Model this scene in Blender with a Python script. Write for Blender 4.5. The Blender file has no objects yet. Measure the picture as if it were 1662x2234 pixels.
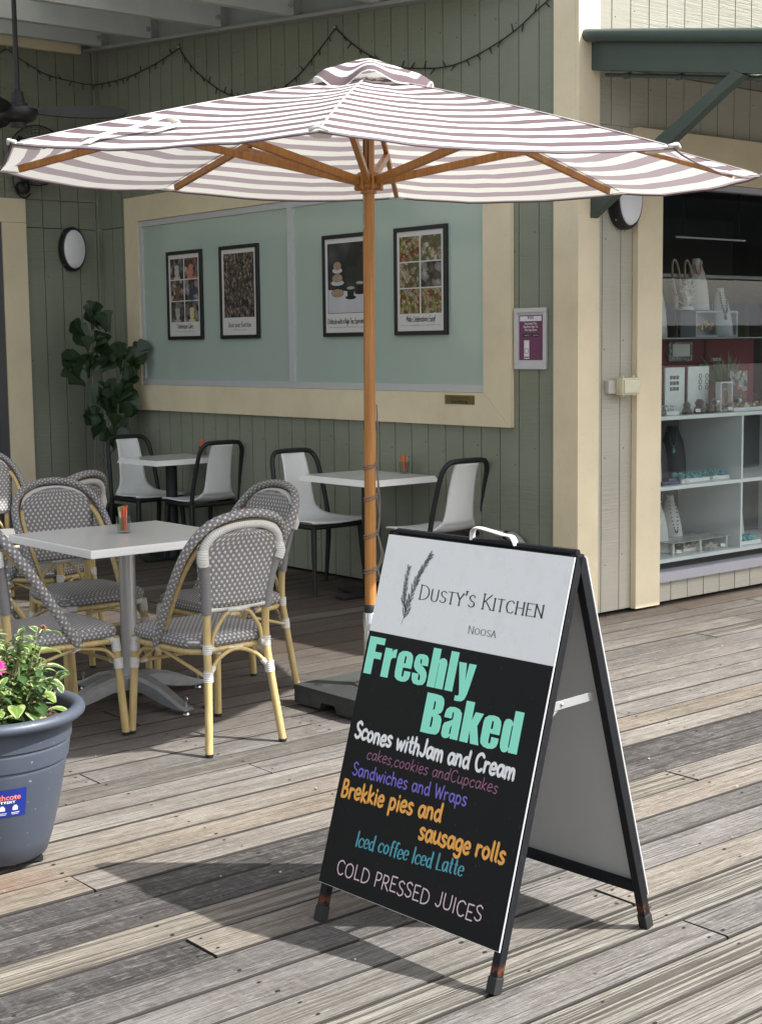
import bpy, bmesh, math, random
from mathutils import Vector, Matrix
from mathutils import noise as mnoise
R = math.radians
random.seed(7)
S = bpy.context.scene
COL = S.collection

# ---------------------------------------------------------------- camera
cam = bpy.data.cameras.new('camera'); CAM = bpy.data.objects.new('camera', cam); COL.objects.link(CAM)
def cam_matrix(yaw, pit, rol):
    fw = Vector((math.cos(yaw), math.sin(yaw), 0)); rt = Vector((math.sin(yaw), -math.cos(yaw), 0)); up = Vector((0, 0, 1))
    f2 = fw*math.cos(pit) - up*math.sin(pit); u2 = up*math.cos(pit) + fw*math.sin(pit)
    r3 = rt*math.cos(rol) + u2*math.sin(rol); u3 = u2*math.cos(rol) - rt*math.sin(rol)
    m = Matrix((r3, u3, -f2)).transposed().to_4x4()
    m.translation = Vector((0, 0, 1.55))
    return m
CAM.matrix_world = cam_matrix(R(50.25), R(6.405), R(-0.687))
cam.sensor_fit = 'HORIZONTAL'; cam.sensor_width = 36.0; cam.lens = 36.0*3250/1662
cam.clip_start = 0.05; cam.clip_end = 600
S.camera = CAM

# ---------------------------------------------------------------- sky, sun, exposure
SUN = Vector((0.535, -0.774, 1.03)).normalized()
SUN_EL = math.asin(SUN.z); SUN_AZ = math.atan2(SUN.x, SUN.y)
w = bpy.data.worlds.new('World'); S.world = w; w.use_nodes = True
nt = w.node_tree; bg = nt.nodes['Background']
sky = nt.nodes.new('ShaderNodeTexSky'); sky.sky_type = 'NISHITA'; sky.sun_disc = False
sky.sun_elevation = SUN_EL; sky.sun_rotation = SUN_AZ; sky.air_density = 1.0; sky.dust_density = 3.0; sky.ozone_density = 0.6
hs = nt.nodes.new('ShaderNodeHueSaturation'); hs.inputs['Saturation'].default_value = 0.38   # thin white cloud over the blue
nt.links.new(sky.outputs[0], hs.inputs['Color']); nt.links.new(hs.outputs[0], bg.inputs[0]); bg.inputs[1].default_value = 0.15
sl = bpy.data.lights.new('sun', 'SUN'); sl.energy = 4.4; sl.angle = R(0.55); sl.color = (1.0, 0.97, 0.925)
so = bpy.data.objects.new('sun', sl); COL.objects.link(so)
so.rotation_euler = SUN.to_track_quat('Z', 'Y').to_euler(); so.location = (3, -8, 12)
S.view_settings.view_transform = 'Standard'; S.view_settings.look = 'None'
S.view_settings.gamma = 1.0; S.view_settings.use_curve_mapping = False
S.view_settings.exposure = 1.08
S.cycles.max_bounces = 10; S.cycles.diffuse_bounces = 5; S.cycles.glossy_bounces = 4
S.cycles.transmission_bounces = 8; S.cycles.transparent_max_bounces = 10
S.cycles.use_denoising = True
S.cycles.sample_clamp_indirect = 6.0

# ---------------------------------------------------------------- mesh helpers
def cr(pts, k=6, closed=False):
    P = [Vector(p) for p in pts]; n = len(P); out = []
    if n < 3 and not closed: 
        return [P[0].lerp(P[1], i/k) for i in range(k+1)]
    rng = range(n if closed else n-1)
    for i in rng:
        if closed: a, b, c, d = P[i-1], P[i], P[(i+1) % n], P[(i+2) % n]
        else: a, b, c, d = P[max(i-1, 0)], P[i], P[i+1], P[min(i+2, n-1)]
        for j in range(k):
            t = j/k
            out.append(0.5*((2*b)+(c-a)*t+(2*a-5*b+4*c-d)*t*t+(3*b-a-3*c+d)*t*t*t))
    if not closed: out.append(P[-1].copy())
    return out

class MB:
    def __init__(s):
        s.bm = bmesh.new(); s.uv = s.bm.loops.layers.uv.new('UVMap')
    def face(s, vs, mi=0, uvs=None, smooth=None):
        try: f = s.bm.faces.new(vs)
        except ValueError: return None
        f.material_index = mi
        if uvs:
            for l, q in zip(f.loops, uvs): l[s.uv].uv = q
        if smooth is not None: f.smooth = smooth
        return f
    def v(s, p): return s.bm.verts.new(p)
    def box(s, x0, x1, y0, y1, z0, z1, mi=0, bev=0.0, m=None):
        c = [Vector((x, y, z)) for z in (z0, z1) for y in (y0, y1) for x in (x0, x1)]
        if m is not None: c = [m @ p for p in c]
        V = [s.v(p) for p in c]
        fs = [s.face([V[i] for i in q], mi) for q in ((0, 2, 3, 1), (4, 5, 7, 6), (0, 1, 5, 4), (2, 6, 7, 3), (0, 4, 6, 2), (1, 3, 7, 5))]
        if bev > 0:
            es = list({e for f in fs for e in f.edges})
            r = bmesh.ops.bevel(s.bm, geom=es, offset=bev, segments=2, profile=0.6, affect='EDGES')
            for f in r['faces']: f.material_index = mi
        return V
    def bar(s, a, b, w, h, mi=0, up=(0, 0, 1), bev=0.0):
        a = Vector(a); b = Vector(b); d = b-a; L = d.length; d.normalize()
        u = Vector(up); x = d.cross(u)
        if x.length < 1e-4: x = d.cross(Vector((0, 1, 0)))
        x.normalize(); z = x.cross(d)
        m = Matrix((x, d, z)).transposed().to_4x4(); m.translation = a
        s.box(-w/2, w/2, 0, L, -h/2, h/2, mi, bev, m)
    def tube(s, pts, r, n=8, mi=0, closed=False, cap=True, flat=None, up=None, smooth=True):
        P = [Vector(p) for p in pts]; N = len(P)
        rs = r if isinstance(r, (list, tuple)) else [r]*N
        T = []
        for i in range(N):
            if closed: d = P[(i+1) % N]-P[i-1]
            else: d = P[min(i+1, N-1)]-P[max(i-1, 0)]
            if d.length < 1e-9: d = Vector((0, 0, 1))
            T.append(d.normalized())
        ref = Vector(up) if up is not None else (Vector((0, 0, 1)) if abs(T[0].z) < 0.9 else Vector((1, 0, 0)))
        x = (ref - T[0]*ref.dot(T[0])).normalized()
        rings = []; L = 0; Ls = []
        for i in range(N):
            if i: L += (P[i]-P[i-1]).length
            Ls.append(L)
            if up is not None:
                q = ref - T[i]*ref.dot(T[i])
                if q.length > 1e-3: x = q.normalized()
            else:
                x = x - T[i]*x.dot(T[i]); x.normalize()
            y = T[i].cross(x)
            fx, fy = flat if flat else (1, 1)
            rings.append([s.v(P[i]+(x*math.cos(a)*fx+y*math.sin(a)*fy)*rs[i]) for a in (2*math.pi*k/n for k in range(n))])
        rm = rs[N//2]
        for i in range(N if closed else N-1):
            A = rings[i]; B = rings[(i+1) % N]; v0 = Ls[i]; v1 = Ls[i+1] if i+1 < N else Ls[i]+(P[0]-P[i]).length
            for k in range(n):
                k2 = (k+1) % n; u0 = 2*math.pi*rm*k/n; u1 = 2*math.pi*rm*(k+1)/n
                s.face((A[k], A[k2], B[k2], B[k]), mi, ((u0, v0), (u1, v0), (u1, v1), (u0, v1)), smooth)
        if cap and not closed:
            s.face(list(reversed(rings[0])), mi, smooth=False); s.face(rings[-1], mi, smooth=False)
    def lathe(s, prof, n=24, c=(0, 0, 0), axis=None, mi=0, smooth=True, close_ends=True, squash=1.0):
        c = Vector(c)
        if axis is None: m = Matrix.Identity(3)
        else: m = Vector(axis).normalized().to_track_quat('Z', 'Y').to_matrix()
        rings = []
        for (r, z) in prof:
            if r < 1e-6: rings.append([s.v(c+m @ Vector((0, 0, z)))])
            else: rings.append([s.v(c+m @ Vector((r*math.cos(2*math.pi*k/n), r*squash*math.sin(2*math.pi*k/n), z))) for k in range(n)])
        for i in range(len(rings)-1):
            A, B = rings[i], rings[i+1]
            for k in range(n):
                k2 = (k+1) % n
                if len(A) == 1 and len(B) == 1: continue
                if len(A) == 1: s.face((A[0], B[k2], B[k]), mi, smooth=smooth)
                elif len(B) == 1: s.face((A[k], A[k2], B[0]), mi, smooth=smooth)
                else: s.face((A[k], A[k2], B[k2], B[k]), mi, smooth=smooth)
    def prism(s, poly, d, mi=0):
        """closed polygon of 3-D points extruded by vector d"""
        d = Vector(d); A = [s.v(Vector(p)) for p in poly]; B = [s.v(Vector(p)+d) for p in poly]; n = len(A)
        s.face(list(reversed(A)), mi); s.face(B, mi)
        for i in range(n): s.face((A[i], A[(i+1) % n], B[(i+1) % n], B[i]), mi)
    def grid(s, fn, nu, nv, mi=0, uvfn=None, smooth=True):
        V = [[s.v(fn(i/nu, j/nv)) for j in range(nv+1)] for i in range(nu+1)]
        for i in range(nu):
            for j in range(nv):
                uvs = None
                if uvfn: uvs = [uvfn(a/nu, b/nv) for a, b in ((i, j), (i+1, j), (i+1, j+1), (i, j+1))]
                s.face((V[i][j], V[i+1][j], V[i+1][j+1], V[i][j+1]), mi, uvs, smooth)
        return V
    def build_split(s, name, mats, parent=None, ang=None, local=False):
        """every separate piece becomes a part of its own"""
        s.bm.verts.index_update(); s.bm.verts.ensure_lookup_table(); comp = {}; k = 0
        for v in s.bm.verts:
            if v.index in comp: continue
            st = [v]; comp[v.index] = k
            while st:
                a = st.pop()
                for e in a.link_edges:
                    b = e.other_vert(a)
                    if b.index not in comp: comp[b.index] = k; st.append(b)
            k += 1
        out = []
        for i in range(k):
            m = MB(); mp = {}
            for f in s.bm.faces:
                if comp[f.verts[0].index] != i: continue
                for v in f.verts:
                    if v.index not in mp: mp[v.index] = m.v(v.co)
                nf = m.face([mp[v.index] for v in f.verts], f.material_index, [tuple(l[s.uv].uv) for l in f.loops], f.smooth)
            out.append(m.build(name, mats, parent, ang, local))
        s.bm.free(); return out
    def build(s, name, mats, parent=None, ang=None, local=False, recalc=True, solid=0.0):
        me = bpy.data.meshes.new(name)
        if recalc: bmesh.ops.recalc_face_normals(s.bm, faces=s.bm.faces[:])
        if parent is not None and not local:
            off = parent_world(parent)
            bmesh.ops.translate(s.bm, verts=s.bm.verts[:], vec=-off)
        s.bm.to_mesh(me); s.bm.free()
        for m in (mats if isinstance(mats, (list, tuple)) else [mats]): me.materials.append(m)
        if ang is not None:
            me.shade_smooth(); me.set_sharp_from_angle(angle=R(ang))
        o = bpy.data.objects.new(name, me); COL.objects.link(o)
        if parent is not None: o.parent = parent
        if solid: 
            md = o.modifiers.new('thickness', 'SOLIDIFY'); md.thickness = solid; md.offset = 0
        return o
def parent_world(p):
    v = Vector((0, 0, 0))
    while p is not None: v += p.location; p = p.parent
    return v
def tag(o, label=None, cat=None, group=None, kind=None):
    if label: o['label'] = label
    if cat: o['category'] = cat
    if group: o['group'] = group
    if kind: o['kind'] = kind
    return o
def thing(name, loc, label, cat, group=None, rz=0):
    o = bpy.data.objects.new(name, None); COL.objects.link(o); o.location = loc; o.rotation_euler.z = rz
    o.empty_display_size = 0.1
    return tag(o, label, cat, group)
def copy_tree(o, parent=None):
    c = o.copy(); COL.objects.link(c); c.parent = parent
    for ch in list(o.children): copy_tree(ch, c)
    return c

# ---------------------------------------------------------------- material helpers
class NT:
    def __init__(s, name):
        s.m = bpy.data.materials.new(name); s.m.use_nodes = True; s.t = s.m.node_tree; s.n = s.t.nodes; s.l = s.t.links
        s.p = s.n['Principled BSDF']; s.out = s.n['Material Output']
    def new(s, ty, **kw):
        n = s.n.new(ty)
        for k, v in kw.items(): setattr(n, k, v)
        return n
    def link(s, a, b): s.l.new(a, b)
    def inp(s, sock, v):
        if hasattr(v, 'links') or isinstance(v, bpy.types.NodeSocket): s.l.new(v, sock)
        else: sock.default_value = v
    def math(s, op, a, b=0.0, c=0.0, clamp=False):
        n = s.n.new('ShaderNodeMath'); n.operation = op; n.use_clamp = clamp
        s.inp(n.inputs[0], a); s.inp(n.inputs[1], b); s.inp(n.inputs[2], c)
        return n.outputs[0]
    def mix(s, f, a, b, blend='MIX'):
        n = s.n.new('ShaderNodeMix'); n.data_type = 'RGBA'; n.blend_type = blend
        s.inp(n.inputs[0], f)
        for i, v in ((6, a), (7, b)):
            if isinstance(v, (tuple, list)): v = (*v[:3], 1)
            s.inp(n.inputs[i], v)
        return n.outputs[2]
    def coord(s, what='Object'):
        return s.new('ShaderNodeTexCoord').outputs[what]
    def mapping(s, vec, scale=(1, 1, 1), loc=(0, 0, 0), rot=(0, 0, 0)):
        n = s.new('ShaderNodeMapping'); s.link(vec, n.inputs[0]); n.inputs['Scale'].default_value = scale
        n.inputs['Location'].default_value = loc; n.inputs['Rotation'].default_value = rot
        return n.outputs[0]
    def noise(s, vec, scale=5, detail=4, rough=0.55, dist=0.0):
        n = s.new('ShaderNodeTexNoise'); s.link(vec, n.inputs['Vector']); n.inputs['Scale'].default_value = scale
        n.inputs['Detail'].default_value = detail; n.inputs['Roughness'].default_value = rough; n.inputs['Distortion'].default_value = dist
        return n.outputs[0]
    def ramp(s, f, stops, interp='LINEAR'):
        n = s.new('ShaderNodeValToRGB'); s.link(f, n.inputs[0]); n.color_ramp.interpolation = interp
        e = n.color_ramp.elements
        while len(e) < len(stops): e.new(0.5)
        for i, (p, c) in enumerate(stops):
            e[i].position = p; e[i].color = (*c[:3], 1) if not isinstance(c, (int, float)) else (c, c, c, 1)
        return n.outputs[0]
    def bump(s, h, strength=0.3, dist=0.01):
        n = s.new('ShaderNodeBump'); s.link(h, n.inputs['Height']); n.inputs['Strength'].default_value = strength; n.inputs['Distance'].default_value = dist
        s.link(n.outputs[0], s.p.inputs['Normal']); return n.outputs[0]
    def base(s, c, rough=0.5, metal=0.0, spec=0.5):
        if isinstance(c, (tuple, list)): s.p.inputs['Base Color'].default_value = (*c[:3], 1)
        else: s.link(c, s.p.inputs['Base Color'])
        if isinstance(rough, (int, float)): s.p.inputs['Roughness'].default_value = rough
        else: s.link(rough, s.p.inputs['Roughness'])
        s.p.inputs['Metallic'].default_value = metal; s.p.inputs['Specular IOR Level'].default_value = spec
        return s.m
def lin(r, g, b):
    f = lambda c: (c/255/12.92) if c/255 <= 0.04045 else ((c/255+0.055)/1.055)**2.4
    return (f(r), f(g), f(b))
def dim(c, k): return tuple(min(1, x*k) for x in c[:3])
def simple(name, c, rough=0.5, metal=0.0, var=0.12, scale=14, bump=0.0, bscale=120, spec=0.5, stretch=(1, 1, 1)):
    t = NT(name); co = t.coord()
    n = t.noise(t.mapping(co, stretch), scale, 5, 0.6)
    col = t.mix(n, dim(c, 1-var), dim(c, 1+var))
    rr = t.math('ADD', t.math('MULTIPLY', n, 0.16), rough-0.08)
    t.base(col, rr, metal, spec)
    if bump: t.bump(t.noise(t.mapping(co, stretch), bscale, 3, 0.6), bump, 0.004)
    return t.m
# ================================================================ materials
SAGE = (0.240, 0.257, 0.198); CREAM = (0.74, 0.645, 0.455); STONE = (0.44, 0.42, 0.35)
def siding_mat(name, c, axis):
    t = NT(name); co = t.coord()
    st = (1.2, 1.2, 34)
    n1 = t.noise(t.mapping(co, st), 3.0, 6, 0.7)
    n2 = t.noise(co, 1.3, 4, 0.6)
    n3 = t.noise(t.mapping(co, (9, 9, 0.8)), 1.0, 4, 0.6)
    c1 = t.mix(t.math('MULTIPLY', n1, 0.7), dim(c, 1.10), dim(c, 0.82))
    c2 = t.mix(t.ramp(n2, [(0.35, 0), (0.75, 0.35)]), c1, dim(c, 0.72))
    c3 = t.mix(t.ramp(n3, [(0.55, 0), (0.8, 0.22)]), c2, dim(c, 0.6))
    fade = t.ramp(t.noise(co, 0.8, 3), [(.35, 0), (.7, .16)]); c3 = t.mix(fade, c3, dim(c, 1.3))
    t.base(c3, 0.62, 0, 0.3)
    band = t.ramp(t.noise(t.mapping(co, (0.6, 0.6, 1.6)), 1.6, 2), [(0.4, 0.15), (0.62, 1)])
    t.bump(t.math('MULTIPLY', t.noise(t.mapping(co, (2.5, 2.5, 60)), 1.6, 5, 0.7), band), 1.0, 0.009)
    return t.m
def paint_mat(name, c, rough=0.5):
    t = NT(name); co = t.coord()
    n2 = t.noise(co, 2.2, 5, 0.65); n1 = t.noise(co, 60, 3, 0.6)
    sp = t.ramp(t.noise(co, 34, 2, 0.4), [(0.70, 0), (0.75, 1)])
    c1 = t.mix(t.ramp(n2, [(0.4, 0), (0.8, 1)]), c, dim(c, 0.83))
    c2 = t.mix(t.math('MULTIPLY', sp, 0.18), c1, dim(c, 0.45))
    t.base(c2, rough, 0, 0.35); t.bump(n1, 0.25, 0.002)
    return t.m
M = {}
M['sage'] = siding_mat('sage_siding', SAGE, 'y')
M['stone'] = siding_mat('beige_siding', STONE, 'x')
M['upper'] = siding_mat('beige_siding_sunlit', (0.25, 0.244, 0.200), 'x')  # darker copy of the beige siding paint, offsetting the sun on the upper wall
M['cream'] = paint_mat('cream_paint', CREAM)
M['green'] = paint_mat('awning_green', (0.052, 0.074, 0.062), 0.42)
M['roofgrey'] = paint_mat('pergola_grey', (0.36, 0.375, 0.36), 0.45)
M['rafter'] = paint_mat('rafter_grey', (0.56, 0.575, 0.555), 0.45)
M['alu'] = simple('aluminium', (0.56, 0.57, 0.585), 0.42, 0.2, 0.06)
M['dark'] = simple('dark_interior', (0.02, 0.02, 0.021), 0.8)
M['black'] = simple('black_metal', (0.012, 0.012, 0.013), 0.42, 0.0, 0.2)
M['blackmatte'] = simple('black_plastic', (0.011, 0.011, 0.013), 0.55, 0, 0.2, bump=0.15)
M['steel'] = simple('brushed_steel', (0.55, 0.55, 0.56), 0.3, 1.0, 0.1)
M['castalu'] = simple('cast_aluminium', (0.33, 0.335, 0.345), 0.42, 0.75, 0.22, 26, 0.2)
M['white'] = simple('white_laminate', (0.84, 0.84, 0.82), 0.32, 0, 0.04)
M['whiteplastic'] = simple('white_plastic', (0.80, 0.81, 0.80), 0.5, 0, 0.05, bump=0.25, bscale=420)
M['opal'] = simple('opal_diffuser', (0.74, 0.76, 0.80), 0.35, 0, 0.03)
def weave_mat(name='grey_white_weave', pu=0.0250, pv=0.0165, wu=0.38, wv=0.60, g=(0.195, 0.188, 0.190), wh=(0.52, 0.515, 0.495)):
    t = NT(name); uv = t.coord('UV')
    sx = t.new('ShaderNodeSeparateXYZ'); t.link(uv, sx.inputs[0])
    a = t.math('DIVIDE', sx.outputs[0], pu); b = t.math('DIVIDE', sx.outputs[1], pv)
    row = t.math('FLOOR', b); st = t.math('MULTIPLY', t.math('MODULO', t.math('ABSOLUTE', row), 2.0), 0.5)
    fu = t.math('FRACT', t.math('ADD', a, st)); fv = t.math('FRACT', b)
    wmask = t.math('MULTIPLY', t.math('LESS_THAN', fu, wu), t.math('LESS_THAN', fv, wv))
    # relief of the strands
    pu_ = t.math('SINE', t.math('MULTIPLY', fu, 2*math.pi/1.0)); pv_ = t.math('ABSOLUTE', t.math('SUBTRACT', t.math('FRACT', t.math('MULTIPLY', b, 2.0)), 0.5))
    gap = t.math('GREATER_THAN', pv_, 0.40)
    n = t.noise(t.mapping(uv, (60, 60, 60)), 4, 2)
    cg = t.mix(n, dim(g, 0.75), dim(g, 1.25))
    c = t.mix(t.math('MULTIPLY', gap, 0.75), cg, dim(g, 0.30))
    c = t.mix(wmask, c, wh)
    t.base(c, 0.5, 0, 0.4)
    h = t.math('ADD', t.math('MULTIPLY', pv_, -1.2), t.math('MULTIPLY', wmask, 0.5))
    t.bump(h, 0.6, 0.003)
    return t.m
M['weave'] = weave_mat()
M['weavehoop'] = weave_mat('hoop_weave', 0.027, 0.0150, 0.36, 0.55)
def wrap_mat(name, c, pitch=0.006):
    t = NT(name); uv = t.coord('UV'); sx = t.new('ShaderNodeSeparateXYZ'); t.link(uv, sx.inputs[0])
    f = t.math('FRACT', t.math('DIVIDE', t.math('ADD', sx.outputs[1], t.math('MULTIPLY', sx.outputs[0], 0.06)), pitch))
    k = t.math('ABSOLUTE', t.math('SUBTRACT', f, 0.5))
    n = t.noise(t.mapping(uv, (20, 160, 1)), 2, 2)
    cc = t.mix(n, dim(c, 0.8), dim(c, 1.15))
    cc = t.mix(t.math('MULTIPLY', t.math('GREATER_THAN', k, 0.42), 0.6), cc, dim(c, 0.35))
    t.base(cc, 0.5, 0, 0.4); t.bump(t.math('MULTIPLY', k, -1.0), 0.8, 0.003)
    return t.m
M['greywrap'] = wrap_mat('grey_wrap', (0.20, 0.195, 0.198))
M['whitewrap'] = wrap_mat('white_wrap', (0.60, 0.59, 0.555), 0.0085)
def bamboo_mat():
    t = NT('bamboo_look'); co = t.coord(); 
    n = t.noise(t.mapping(co, (26, 26, 2.2)), 3, 4, 0.6)
    n2 = t.noise(co, 3, 2)
    c = t.ramp(n, [(0.3, (0.33, 0.24, 0.10)), (0.55, (0.485, 0.375, 0.172)), (0.8, (0.57, 0.46, 0.235))])
    c = t.mix(t.math('MULTIPLY', n2, 0.4), c, (0.40, 0.28, 0.10))
    t.base(c, 0.38, 0, 0.45); return t.m
M['bamboo'] = bamboo_mat()
M['brown'] = simple('brown_trim', (0.09, 0.050, 0.024), 0.45)
def teak_mat():
    t = NT('varnished_hardwood'); co = t.coord()
    n = t.noise(t.mapping(co, (40, 40, 1.6)), 2.2, 5, 0.65)
    c = t.ramp(n, [(0.25, (0.245, 0.095, 0.021)), (0.55, (0.40, 0.175, 0.040)), (0.8, (0.48, 0.225, 0.058))])
    t.base(c, 0.36, 0, 0.5); return t.m
M['teak'] = teak_mat()
def frosted_mat():
    t = NT('frosted_green_glass'); co = t.coord()
    n = t.noise(co, 0.7, 3); c = t.mix(n, (0.365, 0.455, 0.40), (0.41, 0.50, 0.44))
    t.base(c, 0.22, 0, 0.35)
    t.p.inputs['Coat Weight'].default_value = 1.0; t.p.inputs['Coat Roughness'].default_value = 0.05
    return t.m
M['frosted'] = frosted_mat()
def glass_mat(name, f0=0.06, tint=(0.92, 0.95, 0.95)):
    t = NT(name); n = t.n; tr = n.new('ShaderNodeBsdfTransparent'); tr.inputs[0].default_value = (*tint, 1)
    gl = n.new('ShaderNodeBsdfGlossy'); gl.inputs['Roughness'].default_value = 0.0
    lw = n.new('ShaderNodeFresnel'); ge = n.new('ShaderNodeNewGeometry')
    t.link(t.math('ADD', 1.55, t.math('MULTIPLY', ge.outputs['Backfacing'], 1/1.55-1.55)), lw.inputs[0])
    mx = n.new('ShaderNodeMixShader'); f = t.math('MULTIPLY', lw.outputs[0], 0.62, clamp=True)
    t.link(f, mx.inputs[0]); t.link(tr.outputs[0], mx.inputs[1]); t.link(gl.outputs[0], mx.inputs[2]); t.link(mx.outputs[0], t.out.inputs[0])
    return t.m
M['glass'] = glass_mat('window_glass')
M['tumbler'] = glass_mat('tumbler_glass', tint=(0.86, 0.90, 0.88))

# ================================================================ the deck
def deck_mat():
    t = NT('weathered_deck'); co = t.coord()
    at = t.new('ShaderNodeAttribute', attribute_name='board'); sp = t.new('ShaderNodeSeparateColor'); t.link(at.outputs['Color'], sp.inputs[0])
    hue, reed, rnd = sp.outputs[0], sp.outputs[1], sp.outputs[2]
    sx = t.new('ShaderNodeSeparateXYZ'); t.link(co, sx.inputs[0])
    cb = t.new('ShaderNodeCombineXYZ')
    t.link(t.math('ADD', sx.outputs[0], t.math('MULTIPLY', rnd, 61.0)), cb.inputs[0]); t.link(sx.outputs[1], cb.inputs[1]); t.link(t.math('MULTIPLY', rnd, 17.0), cb.inputs[2])
    v = cb.outputs[0]
    grain = t.noise(t.mapping(v, (3.6, 175, 1)), 1.0, 6, 0.75, 0.7)
    fine = t.noise(t.mapping(v, (16, 480, 1)), 1.0, 3, 0.7)
    blot = t.noise(t.mapping(v, (1.6, 9, 1)), 1.0, 5, 0.65)
    saw = t.noise(t.mapping(v, (70, 14, 1)), 1.0, 3, 0.6)
    shade_wear = t.noise(co, 0.55, 4, 0.6)
    ca = t.ramp(hue, [(0.0, (0.043, 0.041, 0.040)), (0.16, (0.092, 0.088, 0.086)), (0.40, (0.220, 0.212, 0.204)), (0.66, (0.290, 0.272, 0.248)), (0.85, (0.270, 0.224, 0.168)), (1.0, (0.170, 0.132, 0.104))])
    dk = t.mix(1.0, ca, (0.38, 0.36, 0.345), 'MULTIPLY'); lt = t.mix(0.16, t.mix(1.0, ca, (1.38, 1.38, 1.38), 'MULTIPLY'), (0.46, 0.445, 0.42))
    g2 = t.math('ADD', t.math('MULTIPLY', grain, 0.66), t.math('MULTIPLY', fine, 0.34))
    c = t.mix(t.ramp(g2, [(0.40, 0), (0.60, 1)]), dk, lt)
    c = t.mix(t.math('MULTIPLY', t.ramp(blot, [(0.40, 0), (0.66, 1)]), 0.65), c, t.mix(1.0, ca, (0.50, 0.47, 0.45), 'MULTIPLY'))
    c = t.mix(t.math('MULTIPLY', t.ramp(saw, [(0.50, 0), (0.70, 1)]), 0.24), c, t.mix(0.5, ca, (0.42, 0.405, 0.385)))
    ds = t.ramp(t.noise(t.mapping(v, (5, 26, 1)), 1.0, 4, 0.7), [(0.57, 0), (0.66, 1)])
    c = t.mix(t.math('MULTIPLY', ds, 0.5), c, t.mix(1.0, ca, (0.30, 0.27, 0.25), 'MULTIPLY'))
    crk = t.ramp(t.noise(t.mapping(v, (1.7, 210, 1)), 1.0, 2, 0.5, 0.4), [(0.30, 1), (0.36, 0)])
    c = t.mix(t.math('MULTIPLY', crk, 0.75), c, (0.028, 0.024, 0.021))
    flk = t.ramp(t.noise(t.mapping(v, (20, 125, 1)), 1.0, 4, 0.7), [(0.56, 0), (0.64, 1)])
    c = t.mix(t.math('MULTIPLY', flk, 0.42), c, t.mix(0.6, ca, (0.52, 0.50, 0.47)))
    # bleached, splintered edges of the boards
    fe = t.math('FRACT', t.math('DIVIDE', t.math('SUBTRACT', sx.outputs[1], 2.308), 0.156))
    ed = t.math('ABSOLUTE', t.math('SUBTRACT', fe, 0.5))
    en = t.noise(t.mapping(v, (7, 60, 1)), 1.0, 4, 0.7)
    em = t.math('MULTIPLY', t.ramp(t.math('ADD', ed, t.math('MULTIPLY', en, 0.10)), [(0.500, 0), (0.545, 1)]), 0.35)
    c = t.mix(em, c, (0.52, 0.50, 0.46))
    # sheltered boards keep their brown, painted darker still where umbrella and corner shade fall
    cover = t.math('ADD', t.math('MULTIPLY', t.math('SUBTRACT', sx.outputs[1], 4.45), 0.75), t.math('MULTIPLY', t.math('SUBTRACT', shade_wear, 0.5), 1.6), clamp=True)
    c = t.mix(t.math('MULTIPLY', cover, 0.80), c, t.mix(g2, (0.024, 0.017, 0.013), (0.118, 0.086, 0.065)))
    # terracotta stain near the planter
    dx = t.math('SUBTRACT', sx.outputs[0], 1.80); dy = t.math('SUBTRACT', sx.outputs[1], 3.92)
    d2 = t.math('ADD', t.math('MULTIPLY', t.math('MULTIPLY', dx, dx), 14.0), t.math('MULTIPLY', t.math('MULTIPLY', dy, dy), 60.0))
    st = t.math('SUBTRACT', 1.25, t.math('ADD', d2, t.math('MULTIPLY', blot, 0.9)), clamp=True)
    c = t.mix(t.math('MULTIPLY', t.math('MULTIPLY', st, t.ramp(g2, [(.35, .4), (.6, 1)])), 0.55), c, (0.30, 0.155, 0.10))
    # grooves of the reeded boards, self-shadow and dirt darkened into the colour
    rn = t.noise(t.mapping(v, (1.1, 98, 1)), 1.0, 2, 0.55, 0.5)
    gr = t.math('MULTIPLY', t.ramp(rn, [(0.43, 1), (0.50, 0)]), reed)
    c = t.mix(t.math('MULTIPLY', reed, 0.45), c, t.mix(g2, (0.24, 0.224, 0.19), (0.44, 0.415, 0.36)))
    c = t.mix(t.math('MULTIPLY', gr, 0.80), c, (0.070, 0.060, 0.050))
    c = t.mix(1.0, c, (0.80, 0.795, 0.785), 'MULTIPLY')
    t.base(c, 0.78, 0, 0.22)
    h = t.math('SUBTRACT', t.math('ADD', t.math('MULTIPLY', g2, 1.0), t.math('SUBTRACT', t.math('MULTIPLY', saw, 0.15), t.math('MULTIPLY', gr, 1.2))), t.math('MULTIPLY', crk, 0.8))
    t.bump(h, 0.9, 0.007)
    return t.m
M['deck'] = deck_mat()
M['nail'] = simple('nail_hole', (0.012, 0.010, 0.009), 0.8)
PITCH = 0.156; Y0 = 2.308
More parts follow.
